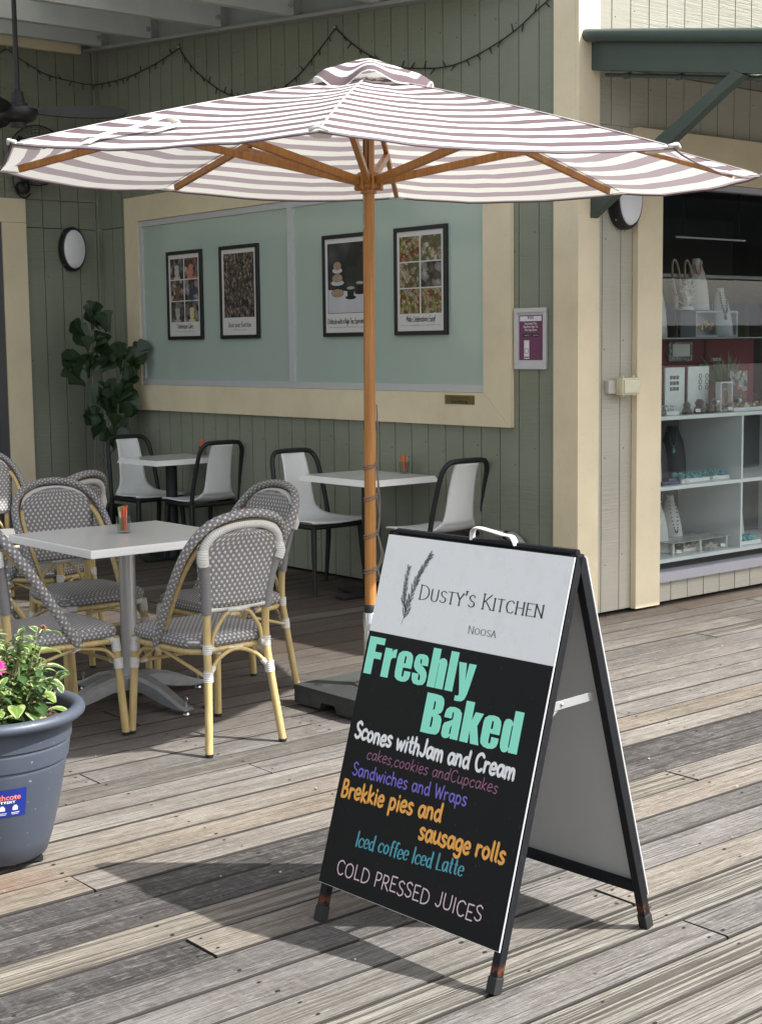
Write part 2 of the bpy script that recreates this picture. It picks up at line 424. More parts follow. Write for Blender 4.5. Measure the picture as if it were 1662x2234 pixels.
def build_deck():
    rnd = random.Random(11); mb = MB(); la = mb.bm.loops.layers.float_color.new('board')
    n0, n1 = -42, 56
    hues = [0.30, 0.36, 0.38, 0.40, 0.43, 0.46, 0.48, 0.5, 0.52, 0.54, 0.56, 0.58, 0.62, 0.67, 0.95]
    forced = {9: [(0.06, 0)], 8: [(0.12, 0)], 7: [(0.80, .8), (0.70, 0.3)], 6: [(0.02, 0), (0.76, 0)], 10: [(0.82, 0), (0.70, 0)], 11: [(0.80, 0)], 12: [(.74, 0), (.5, 0)], 13: [(.66, 0), (.54, 0)], 14: [(.55, 0), (.46, 0)], 15: [(.20, .4), (.58, 0)], 16: [(.5, 0), (.42, 0)], 5: [(0.26, 0), (0.44, 0)], 4: [(0.42, 0), (0.50, 0)],
              3: [(0.46, .4), (0.74, 0)], 2: [(0.60, 1)], 1: [(0.44, 0), (0.36, 0)], 0: [(0.58, 1)], -1: [(0.46, .7)], -2: [(0.44, 1)]}
    joists = [2.005+0.536*k for k in range(-8, 34)]
    forcej = {10: [2.005], 6: [2.005], 7: [4.149], 1: [3.085], 3: [3.077], 12: [4.685], 13: [3.613], 14: [3.077], 15: [4.149], 16: [2.541], 5: [5.757], 4: [4.149]}
    for k in range(n0, n1):
        ya = Y0+PITCH*(k-1)+rnd.uniform(0.0022, 0.0052); yb = Y0+PITCH*k-rnd.uniform(0.0020, 0.0050)      # board k lies below line k
        far = k < -18
        xs = [-6.0 if not far else -20]
        if k in forced: xs += forcej.get(k, [])
        else:
            x = -6+rnd.random()*3.5
            while x < 15 and not far:
                x = min(joists, key=lambda j: abs(j-x)); 
                if x > xs[-1]+0.9: xs.append(x)
                x += rnd.choice((2.144, 2.68, 3.216, 3.752, 4.3))
        xs.append(18 if not far else 40)
        for i in range(len(xs)-1):
            x0 = xs[i]+0.004; x1 = xs[i+1]-0.004
            if k in forced: hue, reed = forced[k][min(i, len(forced[k])-1)]
            else:
                hue = rnd.choice(hues); reed = rnd.choice((.5, .8, 1.0)) if rnd.random() < 0.14 else 0.0
            col = (hue, reed, rnd.random(), 1)
            dz = rnd.uniform(-0.0025, 0.0015); tl = rnd.uniform(-0.0012, 0.0012); e = 0.0034; th = 0.03
            wob = [rnd.uniform(-0.0015, 0.0015) for _ in range(4)]
            prof = [(ya+wob[0], -th, 0), (ya+wob[1], -e, 0), (ya+e, 0, 0), (yb-e, 0, 0), (yb+wob[2], -e, 0), (yb+wob[3], -th, 0)]
            A = []; B = []
            for (y, z, _) in prof:
                s_ = (y-(ya+yb)/2)/PITCH
                A.append(mb.v((x0, y, z+dz+tl*s_))); B.append(mb.v((x1, y, z+dz+tl*s_)))
            fs = [mb.face((A[j], A[j+1], B[j+1], B[j]), 2 if j in (0, 1, 4) else 0) for j in range(5)]
            fs.append(mb.face(A, 2)); fs.append(mb.face(list(reversed(B)), 2))
            for f in fs:
                if f:
                    for l in f.loops: l[la] = col
            # nail holes on the joists
            for j in joists:
                if x0-0.1 < j < x1+0.1 and 0.5 < j < 9 and 1.2 < yb < 7.5:
                    for fr in (0.24, 0.76):
                        if rnd.random() < 0.28: continue
                        end = 0.032 if j-x0 < 0.1 else (-0.032 if x1-j < 0.1 else rnd.uniform(-0.012, 0.012))
                        cx = j+end; cy = ya+(yb-ya)*fr+rnd.uniform(-.008, .008); r = rnd.uniform(0.0035, 0.0058)
                        if not (x0+0.012 < cx < x1-0.012): continue
                        vs = [mb.v((cx+r*math.cos(a)*1.25, cy+r*math.sin(a), dz+0.0022)) for a in (i2*math.pi/4 for i2 in range(8))]
                        f = mb.face(vs, 1)
                        for l in f.loops: l[la] = col
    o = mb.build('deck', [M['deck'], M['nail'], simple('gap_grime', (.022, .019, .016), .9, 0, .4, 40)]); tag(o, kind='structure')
    mb = MB(); mb.box(-20, 40, -6, 12.5, -0.6, -0.16); g = mb.build('ground', M['dark']); tag(g, kind='structure')
    # bare boardwalk beyond the boards that are drawn one by one
    mb = MB(); mb.box(-120, 200, -200, Y0+PITCH*(-43), -0.4, -0.01)
    la = mb.bm.loops.layers.float_color.new('board')
    for f in mb.bm.faces:
        for l in f.loops: l[la] = (0.5, 0, 0.3, 1)
    tag(mb.build('boardwalk', M['deck']), kind='structure')
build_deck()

# ================================================================ buildings
WX, FY, IY = 6.10, 5.63, 10.87
def siding(mb, axis, plane, out, a0, a1, z0, z1, g0, pitch=0.1575, gap=0.007, th=0.011, mi=0, back=True, nails=True):
    """vertical grooved boards on a wall plane; axis 'x' or 'y' is the direction the wall runs"""
    k = math.ceil((a0-g0)/pitch); cuts = [a0]
    while g0+k*pitch < a1-0.01:
        if g0+k*pitch > a0+0.01: cuts.append(g0+k*pitch)
        k += 1
    cuts.append(a1)
    for i in range(len(cuts)-1):
        u0 = cuts[i]+(gap/2 if i else 0); u1 = cuts[i+1]-(gap/2 if i < len(cuts)-2 else 0)
        p0, p1 = sorted((plane, plane-out*th))
        if axis == 'y': mb.box(p0, p1, u0, u1, z0, z1, mi)
        else: mb.box(u0, u1, p0, p1, z0, z1, mi)
        z = z0+0.22+0.05*((i*7) % 3)
        while z < z1-0.03 and nails:
            u = u0+0.018+0.012*((i*5+int(z*10)) % 4)/3; q = plane+out*0.0006
            if axis == 'y': mb.lathe([(0, 0), (.0045, 0), (.003, .0008), (0, .001)], 6, (q-out*.0006, u, z), (out, 0, 0), 1)
            else: mb.lathe([(0, 0), (.0045, 0), (.003, .0008), (0, .001)], 6, (u, q-out*.0006, z), (0, out, 0), 1)
            z += 0.61
    if back:
        p0, p1 = sorted((plane-out*th, plane-out*(th+0.09)))
        if axis == 'y': mb.box(p0, p1, a0, a1, z0, z1, mi)
        else: mb.box(a0, a1, p0, p1, z0, z1, mi)

cafe = thing('cafe_building', (6.1, 8.2, 0), 'sage green weatherboard cafe walls in the shaded corner behind the white tables', 'building')
mb = MB(); siding(mb, 'y', WX, -1, 5.63, IY, 0.02, 2.497, 5.924); siding(mb, 'y', WX, -1, 5.63, IY, 2.503, 6.0, 5.924)
mb.build('rear_wall', [M['sage'], M['nail']], cafe)
mb = MB(); siding(mb, 'x', IY, -1, 5.45, WX-0.001, 0.02, 2.497, 5.607); siding(mb, 'x', IY, -1, 5.45, WX-0.001, 2.503, 2.715, 5.607)
siding(mb, 'x', IY, -1, -6.0, WX-0.001, 2.719, 4.6, 5.607); siding(mb, 'x', IY, -1, -6.0, 2.6, 0.02, 2.715, 2.6)
mb.build('side_wall', [M['sage'], M['nail']], cafe)
mb = MB(); mb.box(5.243, 5.448, IY-0.028, IY, 0.02, 2.53); mb.box(2.6, 5.448, IY-0.028, IY, 2.533, 2.715); mb.build('door_trim', M['cream'], cafe)
door = MB(); door.box(5.17, 5.24, IY-0.02, IY+0.06, 0.02, 2.53); door.box(2.6, 5.17, IY-0.02, IY+0.06, 2.46, 2.53); door.box(5.10, 5.155, IY+0.0, IY+0.05, 0.02, 2.455)
door = door.build('sliding_door', simple('dark_bronze', (0.10, 0.10, 0.105), 0.4, 0.3), cafe)
mb = MB(); mb.box(2.6, 5.10, IY+0.02, IY+0.03, 0.02, 2.455); mb.build('pane', simple('dark_glass', (0.03, 0.032, 0.034), 0.06), door)
# picture window
wn = MB(); yo0, yo1, zo0, zo1 = 6.122, 10.405, 1.066, 2.712; yi0, yi1, zi0, zi1 = 6.345, 10.21, 1.262, 2.525
x0, x1 = WX-0.032, WX-0.001
for poly in ([(yo0, zo0), (yo1, zo0), (yi1, zi0), (yi0, zi0)], [(yo1, zo0+.002), (yo1, zo1), (yi1, zi1), (yi1, zi0+.002)], [(yo1-.002, zo1), (yo0, zo1), (yi0, zi1), (yi1-.002, zi1)], [(yo0, zo1-.002), (yo0, zo0+.002), (yi0, zi0+.002), (yi0, zi1-.002)]):
    wn.prism([(x0, y, z) for y, z in poly], (x1-x0, 0, 0))
win = wn.build('window_surround', M['cream'], cafe)
fr = MB(); fw = 0.045
fr.box(WX-0.022, WX-0.001, yi0+.002, yi1-.002, zi0+.002, zi0+fw); fr.box(WX-0.022, WX-0.001, yi0+.002, yi1-.002, zi1-fw, zi1-.002)
fr.box(WX-0.0225, WX-0.001, yi1-fw, yi1-.002, zi0+fw, zi1-fw); fr.box(WX-0.0225, WX-0.001, yi0+.002, yi0+0.012, zi0+fw, zi1-fw)
fr.box(WX-0.026, WX-0.001, 8.205, 8.265, zi0+fw, zi1-fw)
fr.build('window_frame', M['alu'], win)
for a, b in ((yi0+0.012, 8.205), (8.265, yi1-fw)):
    mb = MB(); mb.box(WX-0.012, WX-0.003, a, b, zi0+fw, zi1-fw); mb.build('pane', M['frosted'], win)

shop = thing('shop_building', (7.2, 5.7, 0), 'cream and beige jewellery shop front on the right with a big display window', 'building')
mb = MB(); siding(mb, 'x', FY, -1, 6.243, 6.55, 0.02, 2.74, 6.297, 0.154)
siding(mb, 'x', FY, -1, 6.765, 15, 0.02, 0.138, 6.915, 0.154)
mb.build('lower_wall', [M['stone'], M['nail']], shop)
mb = MB(); siding(mb, 'x', FY, -1, 6.243, 15, 2.742, 3.05, 6.366, 0.156); mb.build('shaded_wall', [M['stone'], M['nail']], shop)
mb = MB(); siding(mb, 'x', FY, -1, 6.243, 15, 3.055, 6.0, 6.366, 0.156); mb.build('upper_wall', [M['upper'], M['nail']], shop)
mb = MB()
mb.box(WX-0.028, WX-0.001, FY-0.001, 5.787, 0.03, 6.0, bev=0.002); mb.box(WX-0.028, 6.243, FY-0.029, FY-0.002, 0.03, 6.0, bev=0.002)
mb.box(WX-0.030, WX-0.008, FY-0.0315, FY+0.02, 0.03, 2.30, bev=0.001)
mb.build('corner_post', M['cream'], shop)
mb = MB(); mb.box(6.55, 6.764, FY-0.042, FY-0.001, 0.015, 2.468, bev=0.002); mb.build('window_trim', M['cream'], shop)
mb = MB(); mb.box(6.545, 15, FY-0.044, FY-0.001, 2.471, 2.74, bev=0.002); mb.build('head_trim', M['cream'], shop)
mb = MB(); mb.box(6.25, 15, FY+0.105, 14, 3.06, 6.0); mb.box(6.21, 15, 10.99, 14, 0, 3.05); mb.build('shop_mass', M['stone'], shop)
sw = MB(); sw.box(6.765, 12.5, FY-0.035, FY+0.06, 0.141, 0.198); sw.box(6.765, 6.787, FY-0.02, FY+0.05, 0.198, 2.468); sw.box(6.787, 12.5, FY-0.02, FY+0.05, 2.435, 2.468); sw.box(9.05, 9.09, FY-0.02, FY+0.05, 0.198, 2.435)
sw = sw.build('window_frame', simple('lilac_aluminium', (0.43, 0.43, 0.48), 0.4, 0.3, 0.05), shop)
mb = MB(); mb.box(6.787, 9.05, FY+0.008, FY+0.014, 0.198, 2.435); mb.box(9.09, 12.5, FY+0.008, FY+0.014, 0.198, 2.435); mb.build('pane', M['glass'], sw)
mb = MB()
mb.box(6.32, 12.6, FY+0.12, 9.5, 0.0, 0.03); mb.box(6.32, 12.6, FY+0.12, 9.5, 2.75, 2.85); mb.box(6.32, 12.6, 9.5, 9.55, 0.03, 2.75); mb.box(6.25, 6.32, FY+0.12, 9.5, 0.0, 2.85); mb.box(12.6, 12.7, FY+.12, 9.5, 0, 2.85)
mb.build('interior', simple('shop_interior', (0.10, 0.098, 0.095), 0.7), shop)

# ---------------------------------------------------------------- awning
aw = thing('awning', (6.2, 5.6, 3.1), 'dark green skillion awning over the jewellery shop window', 'awning')
AE = 3.62; sl_ = 0.160
zb = lambda y: 3.012-sl_*(5.6-y)
def rafter(x):
    mb = MB(); a, b = 5.598, AE
    mb.prism([(x, a, zb(a)), (x, b, zb(b)), (x, b, zb(b)+0.145), (x, a, zb(a)+0.145)], (0.05, 0, 0)); return mb
for x in (6.17, 8.6, 11.0): rafter(x).build('rafter', M['green'], aw)
mb = MB(); mb.prism([(6.13, 5.60, zb(5.6)+0.150), (6.13, AE-.05, zb(AE-.05)+0.150), (6.13, AE-.05, zb(AE-.05)+0.172), (6.13, 5.60, zb(5.6)+0.172)], (7.2, 0, 0)); mb.build('roof_sheet', M['green'], aw)
mb = MB(); mb.tube([(6.135, 5.66, zb(5.66)+0.178), (6.135, AE-.05, zb(AE-.05)+0.178)], 0.036, 14, flat=(0.95, 1.1)); mb.build('barge_roll', M['green'], aw, 40)
mb = MB()
for y in (4.7, 4.0): mb.box(6.222, 13, y-0.03, y+0.03, zb(y)+0.085, zb(y)+0.146)
mb.build('purlin', M['green'], aw)
mb = MB(); mb.box(6.24, 13, AE-0.04, AE+0.0, zb(AE)-0.01, zb(AE)+0.145); mb.build('fascia', M['green'], aw)
mb = MB(); mb.tube([(6.235, 5.55, zb(5.55)-0.018), (6.235, 3.7, zb(3.7)-0.018)], 0.011, 8)
for y in (5.4, 5.05, 4.55): mb.tube([(6.235, y-.02, zb(y)-0.018), (6.235, y+.02, zb(y)-0.018)], 0.017, 8)
mb.build('conduit', M['green'], aw, 40)
mb = MB(); mb.prism([(6.165, 5.598, 2.225), (6.165, 5.598, 2.345), (6.165, 4.66, 2.875), (6.165, 4.60, 2.845), (6.165, 4.73, 2.775)], (0.06, 0, 0)); mb.build('brace', M['green'], aw)

# ---------------------------------------------------------------- pergola over the corner
pg = thing('pergola', (5.0, 8.5, 3.7), 'grey steel pergola rafters under an unseen translucent roof above the cafe corner', 'pergola')
pz = lambda y: 3.575+0.079*(y-6.78)
def slope_beam(mb, x0, x1, ya, yb, d0, d1):
    mb.prism([(x0, ya, pz(ya)+d0), (x0, yb, pz(yb)+d0), (x0, yb, pz(yb)+d1), (x0, ya, pz(ya)+d1)], (x1-x0, 0, 0))
mb = MB(); slope_beam(mb, 6.015, 6.098, 5.9, IY-0.001, 0.0, 0.022); slope_beam(mb, 6.085, 6.098, 5.9, IY-.001, 0.023, 0.20); mb.build('wall_plate', M['roofgrey'], pg)
for y in (10.60, 9.86, 8.93, 8.08, 7.2, 6.3):
    mb = MB(); z = pz(y); mb.box(1.5, 6.03, y-0.0, y+0.06, z+0.026, z+0.19, bev=0.004)
    r_ = mb.build('rafter', M['rafter'], pg)
    mb = MB(); mb.box(6.032, 6.084, y-0.008, y-0.001, z+0.026, z+0.18); mb.lathe([(0, 0), (0.017, 0), (0.017, 0.012), (0, 0.014)], 8, (6.0, y, z+0.09), (0, -1, 0)); mb.build('bolt_plate', M['roofgrey'], r_)
mb = MB(); slope_beam(mb, 3.3, 6.09, 6.5, IY-.002, 0.205, 0.235); 
t = NT('translucent_sheet'); df = t.new('ShaderNodeBsdfDiffuse'); df.inputs[0].default_value = (.5, .5, .49, 1); tl = t.new('ShaderNodeBsdfTranslucent'); tl.inputs[0].default_value = (.62, .64, .62, 1); mx = t.new('ShaderNodeMixShader'); mx.inputs[0].default_value = .6
t.link(df.outputs[0], mx.inputs[1]); t.link(tl.outputs[0], mx.inputs[2]); t.link(mx.outputs[0], t.out.inputs[0]); mb.build('roof_sheet', t.m, pg)  # unseen roof, made translucent to let more sky light into the corner
mb = MB(); slope_beam(mb, 1.35, 1.5, 5.9, IY-.01, -0.05, 0.20); mb.build('outer_beam', M['roofgrey'], pg)
mb = MB(); mb.box(1.37, 1.47, 6.5, 6.6, 0.0, pz(6.5)-0.05); mb.build('post', M['roofgrey'], pg)
mb = MB(); mb.box(1.52, 5.955, IY-0.07, IY-0.028, 3.862, 4.005, bev=0.002); mb.lathe([(0, 0), (0.016, 0), (0.016, 0.01), (0, 0.012)], 8, (5.92, IY-0.07, 3.91), (0, -1, 0)); mb.build('fascia_board', M['cream'], pg)
# ================================================================ lettering
GL = {
'a': (.56, ['c.46,.5 .3,.62 .1,.5 .06,.22 .2,0 .36,.1 .46,.34', 'l.48,.6 .47,.15 .56,.02']), 'b': (.52, ['l.08,1 .08,0', 'c.08,.4 .24,.6 .46,.45 .46,.15 .26,0 .08,.12']),
'c': (.5, ['c.46,.5 .3,.62 .08,.45 .06,.18 .24,0 .46,.1']), 'd': (.58, ['c.46,.45 .28,.6 .08,.42 .08,.14 .26,0 .46,.2', 'l.48,1 .46,.2 .52,0']),
'e': (.52, ['c.08,.3 .44,.36 .4,.58 .22,.62 .06,.4 .08,.12 .26,0 .46,.1']), 'f': (.38, ['c.42,.92 .3,1 .2,.85 .18,.4 .18,0', 'l.02,.56 .36,.58']),
'g': (.56, ['c.46,.5 .28,.62 .08,.45 .08,.18 .26,.04 .46,.24', 'c.48,.58 .47,.0 .42,-.28 .22,-.36 .04,-.24']), 'h': (.56, ['l.08,1 .08,0', 'c.08,.35 .2,.58 .38,.56 .44,.35 .46,0']),
'i': (.22, ['l.11,.58 .11,0', 'l.11,.8 .115,.85']), 'k': (.5, ['l.08,1 .08,0', 'l.42,.6 .1,.28 .46,0']), 'l': (.24, ['l.1,1 .1,.08 .17,0']),
'm': (.8, ['l.06,.6 .08,0', 'c.08,.35 .18,.58 .34,.55 .38,.3 .39,0', 'c.39,.32 .5,.58 .65,.55 .7,.3 .72,0']), 'n': (.56, ['l.07,.6 .08,0', 'c.08,.35 .2,.58 .38,.56 .44,.35 .46,0']),
'o': (.56, ['c.27,.61 .08,.45 .07,.18 .27,0 .46,.18 .46,.45 .25,.61']), 'p': (.56, ['l.08,.6 .07,-.36', 'c.08,.42 .22,.6 .42,.52 .48,.28 .36,.04 .2,.02 .08,.16']),
'r': (.42, ['l.07,.6 .08,0', 'c.08,.34 .18,.56 .38,.56']), 's': (.46, ['c.4,.54 .24,.62 .08,.5 .2,.33 .38,.2 .32,.04 .16,0 .04,.08']), 't': (.4, ['l.19,.9 .18,.1 .28,0 .36,.04', 'l.04,.6 .36,.6']),
'u': (.56, ['c.07,.6 .06,.2 .2,0 .38,.1 .46,.3', 'l.47,.6 .46,.2 .54,0']), 'w': (.74, ['l.04,.6 .2,0 .37,.5 .54,0 .7,.6']), 'y': (.5, ['l.05,.6 .24,.1', 'l.46,.6 .2,-.3 .06,-.34']), 'v': (.48, ['l.04,.6 .24,0 .44,.6']),
'x': (.46, ['l.04,.6 .42,0', 'l.42,.6 .04,0']), ',': (.2, ['l.12,.05 .06,-.15']), "'": (.2, ['l.1,1 .07,.74']), '!': (.2, ['l.1,1 .1,.3', 'l.1,.05 .105,.02']), ' ': (.3, []),
'S': (.56, ['c.5,.86 .3,1 .08,.82 .2,.56 .46,.38 .46,.12 .24,0 .04,.14']), 'J': (.5, ['c.4,1 .4,.5 .38,.15 .22,0 .04,.14']), 'C': (.66, ['c.6,.84 .4,1 .12,.84 .06,.45 .2,.08 .42,0 .6,.14']),
'W': (.86, ['l.03,1 .22,0 .42,.8 .62,0 .82,1']), 'B': (.58, ['l.08,1 .08,0', 'c.08,1 .38,.96 .42,.72 .3,.56 .1,.53', 'c.1,.53 .42,.48 .5,.25 .36,.03 .08,0']), 'I': (.22, ['l.1,1 .1,0']), 'L': (.52, ['l.08,1 .08,0 .5,0']),
'O': (.76, ['c.36,1 .1,.82 .05,.5 .12,.16 .36,0 .6,.16 .67,.5 .6,.84 .34,1']), 'D': (.72, ['l.08,1 .08,0', 'c.08,1 .4,.95 .62,.7 .62,.3 .4,.05 .08,0']), 'P': (.54, ['l.08,1 .08,0', 'c.08,1 .42,.95 .48,.72 .36,.5 .08,.46']),
'R': (.6, ['l.08,1 .08,0', 'c.08,1 .42,.95 .48,.72 .36,.5 .08,.48', 'l.22,.47 .58,0']), 'E': (.56, ['l.5,1 .08,1 .08,0 .52,0', 'l.08,.52 .42,.52']), 'U': (.7, ['c.08,1 .08,.35 .16,.06 .34,0 .52,.06 .6,.35 .6,1']),
'T': (.62, ['l.3,1 .3,0', 'l.0,1 .6,1']), 'Y': (.6, ['l.03,1 .3,.48 .3,0', 'l.57,1 .3,.48']), 'K': (.62, ['l.08,1 .08,0', 'l.55,1 .1,.45', 'l.2,.55 .6,0']), 'H': (.7, ['l.08,1 .08,0', 'l.6,1 .6,0', 'l.08,.52 .6,.52']),
'N': (.72, ['l.08,0 .08,1', 'l.08,1 .6,0', 'l.6,0 .6,1']), 'A': (.66, ['l.02,0 .32,1', 'l.32,1 .62,0', 'l.12,.35 .52,.35']), 'M': (.8, ['l.06,0 .1,1 .4,.3 .7,1 .74,0'])}
def ribbon(pts, wfn, segs_cap=4):
    """flat strip round a 2-D polyline, as a list of polygons"""
    polys = []; n = len(pts); off = []
    for i in range(n):
        d = (pts[min(i+1, n-1)]-pts[max(i-1, 0)])
        if d.length < 1e-9: d = Vector((1, 0))
        d = d.normalized(); nn = Vector((-d.y, d.x)); w_ = wfn(d, i/(n-1))
        if 0 < i < n-1:
            a = (pts[i]-pts[i-1]).normalized(); b = (pts[i+1]-pts[i]).normalized(); w_ *= min(1.6, 1/max(0.4, abs(Vector((-a.y, a.x)).dot(nn))))
        off.append((pts[i]+nn*w_/2, pts[i]-nn*w_/2, d, w_))
    L = [o[0] for o in off]; Rr = [o[1] for o in off]
    def capf(o, c, s):
        d = o[2]*s; nn = Vector((-d.y, d.x)); return [c+(nn*math.cos(a)+d*math.sin(a))*o[3]/2 for a in (math.pi*k/segs_cap for k in range(1, segs_cap))]
    return L, Rr, capf(off[0], pts[0], -1), capf(off[-1], pts[-1], 1)
def parse(st):
    P = [Vector(tuple(float(q) for q in p.split(','))) for p in st[1:].split()]
    if st[0] == 'c':
        return [Vector((p.x, p.y)) for p in cr([(p.x, p.y, 0) for p in P], 6)]
    return P
def stroke_text(mb, s, T, u0, v0, u1, v1, cap, wt, nib=None, slant=0.0, small=None, serif=0.0, jitter=0.0, mi=0):
    """hand lettering drawn with a pen: T maps (u, v, h) to space"""
    tot = 0; seq = []
    for ch in s:
        k = 1.0
        if small and ch.islower(): ch = ch.upper(); k = small
        a, sts = GL[ch]; seq.append((tot, a, sts, k)); tot += a*k+0.07
    tot -= 0.07; fx = (Vector((u1, v1))-Vector((u0, v0))).length/tot
    ang = math.atan2(v1-v0, u1-u0); ca, sa = math.cos(ang), math.sin(ang); rnd = random.Random(len(s)); h = 0
    for (x0, a, sts, k) in seq:
        jy = rnd.uniform(-jitter, jitter)
        extra = []
        for st in sts:
            P = parse(st)
            if serif and st[0] == 'l':
                for p in (P[0], P[-1]):
                    if abs(p.y) < .01 or abs(p.y-1) < .01:
                        if abs(P[0].x-P[-1].x) < 0.45: extra.append([Vector((p.x-serif, p.y)), Vector((p.x+serif, p.y))])
        for P in [parse(st) for st in sts]+extra:
            Q = [Vector(((x0+p.x*k+slant*p.y*k)*fx, (p.y*k+jy)*cap)) for p in P]
            if len(Q) == 2: Q = [Q[0], Q[0].lerp(Q[1], .5), Q[1]]
            thin = wt*(nib if nib is not None else 1)
            wf = (lambda d, t: wt) if nib is None else (lambda d, t: thin+(wt-thin)*abs(d.y)**1.5)
            # split at sharp corners so the strip never folds over itself
            runs = [[Q[0]]]
            for i in range(1, len(Q)):
                runs[-1].append(Q[i])
                if i < len(Q)-1:
                    a_ = (Q[i]-Q[i-1]).normalized(); b_ = (Q[i+1]-Q[i]).normalized()
                    if a_.dot(b_) < 0.45: runs.append([Q[i]])
            for run in runs:
                if len(run) == 2: run = [run[0], run[0].lerp(run[1], .5), run[1]]
                L, Rr, c0, c1 = ribbon(run, wf); h += 0.00003
                hh = 0.0006+h % 0.0006
                f3 = lambda p: T(u0+p.x*ca-p.y*sa, v0+p.x*sa+p.y*ca, hh)
                VL = [mb.v(f3(p)) for p in L]; VR = [mb.v(f3(p)) for p in Rr]
                for i in range(len(L)-1): mb.face((VL[i], VR[i], VR[i+1], VL[i+1]), mi)
                mb.face([VL[0]]+[mb.v(f3(p)) for p in c0][::1]+[VR[0]], mi); mb.face([VR[-1]]+[mb.v(f3(p)) for p in c1][::1]+[VL[-1]], mi)
IMP = {
'F': (.44, [[(0, 0), (0, 1), (.43, 1), (.43, .82), (.21, .82), (.21, .61), (.40, .61), (.40, .43), (.21, .43), (.21, 0)]]),
'r': (.33, [[(0, 0), (0, .77), (.19, .77), (.19, .69), (.23, .75), (.32, .785), (.32, .55), (.24, .54), (.2, .48), (.2, 0)]]),
'e': (.42, [[(.41, .35), (.19, .35), (.19, .16), (.195, .12), (.215, .105), (.235, .12), (.24, .16), (.24, .27), (.41, .27), (.41, .17), (.39, .07), (.32, .0), (.21, -.02), (.1, 0), (.02, .07), (0, .18), (0, .58), (.02, .69), (.1, .765), (.21, .785), (.32, .765), (.39, .69), (.41, .58)], [(.19, .46), (.235, .46), (.235, .6), (.23, .64), (.2125, .655), (.195, .64), (.19, .6)]]),
's': (.39, [[(.36, .50), (.19, .50), (.19, .6), (.185, .645), (.165, .655), (.15, .645), (.15, .57), (.18, .52), (.3, .42), (.36, .34), (.38, .24), (.37, .1), (.32, .01), (.2, -.02), (.08, .0), (.02, .08), (.0, .18), (.0, .27), (.17, .27), (.17, .15), (.18, .11), (.2, .105), (.22, .12), (.22, .2), (.2, .25), (.06, .35), (.01, .43), (0, .54), (.02, .69), (.08, .765), (.19, .785), (.3, .765), (.35, .69), (.36, .6)]]),
'h': (.42, [[(0, 0), (0, 1), (.2, 1), (.2, .72), (.25, .77), (.31, .785), (.38, .75), (.41, .66), (.41, 0), (.21, 0), (.21, .59), (.207, .635), (.2, .64), (.2, 0)]]),
'l': (.2, [[(0, 0), (0, 1), (.2, 1), (.2, 0)]]),
'y': (.43, [[(0, .77), (.19, .77), (.225, .34), (.25, .77), (.43, .77), (.36, .2), (.33, 0), (.29, -.13), (.22, -.19), (.12, -.2), (.05, -.2), (.05, -.07), (.11, -.07), (.14, -.04), (.12, .1)]]),
'B': (.48, [[(0, 0), (0, 1), (.22, 1), (.36, .985), (.43, .92), (.455, .80), (.45, .65), (.42, .57), (.35, .525), (.43, .48), (.465, .4), (.47, .22), (.455, .09), (.39, .015), (.24, 0)], [(.21, .83), (.245, .81), (.25, .76), (.25, .66), (.245, .62), (.21, .60)], [(.21, .44), (.245, .42), (.255, .36), (.255, .23), (.245, .175), (.21, .165)]]),
'a': (.42, [[(0, .49), (0, .58), (.02, .69), (.09, .765), (.21, .785), (.33, .755), (.40, .67), (.41, .55), (.41, 0), (.22, 0), (.22, .07), (.18, .01), (.1, -.02), (.03, .01), (0, .09), (0, .27), (.03, .36), (.12, .41), (.2, .46), (.215, .5), (.215, .6), (.21, .645), (.195, .655), (.18, .64), (.178, .49)], [(.185, .15), (.19, .11), (.205, .105), (.218, .125), (.22, .33), (.195, .29), (.185, .24)]]),
'k': (.44, [[(0, 0), (0, 1), (.2, 1), (.2, .56), (.26, .77), (.45, .77), (.35, .45), (.46, 0), (.26, 0), (.203, .3), (.2, .3), (.2, 0)]]),
'd': (.42, [[(0, .18), (.02, .07), (.06, .0), (.12, -.02), (.18, .01), (.21, .07), (.21, 0), (.41, 0), (.41, 1), (.21, 1), (.21, .71), (.17, .765), (.1, .785), (.04, .76), (.01, .7), (0, .6)], [(.19, .15), (.195, .115), (.205, .11), (.215, .125), (.215, .62), (.205, .65), (.195, .64), (.19, .6)]])}
def poster_text(s, T, u0, v0, u1, v1, cap, mat, name, parent):
    cu = bpy.data.curves.new(name, 'CURVE'); cu.dimensions = '2D'; cu.fill_mode = 'BOTH'
    x = 0; adv = sum(IMP[c][0]+.035 for c in s)-.035; fx = (u1-u0)/adv; sl2 = (v1-v0)/(u1-u0)
    for c in s:
        for ring in IMP[c][1]:
            sp = cu.splines.new('POLY'); sp.points.add(len(ring)-1); sp.use_cyclic_u = True
            for p, q in zip(sp.points, ring): p.co = ((x+q[0])*fx, q[1]*cap+sl2*(x+q[0])*fx, 0, 1)
        x += IMP[c][0]+.035
    return curve_to_mesh(cu, T, u0, v0, mat, name, parent, 0.0007)
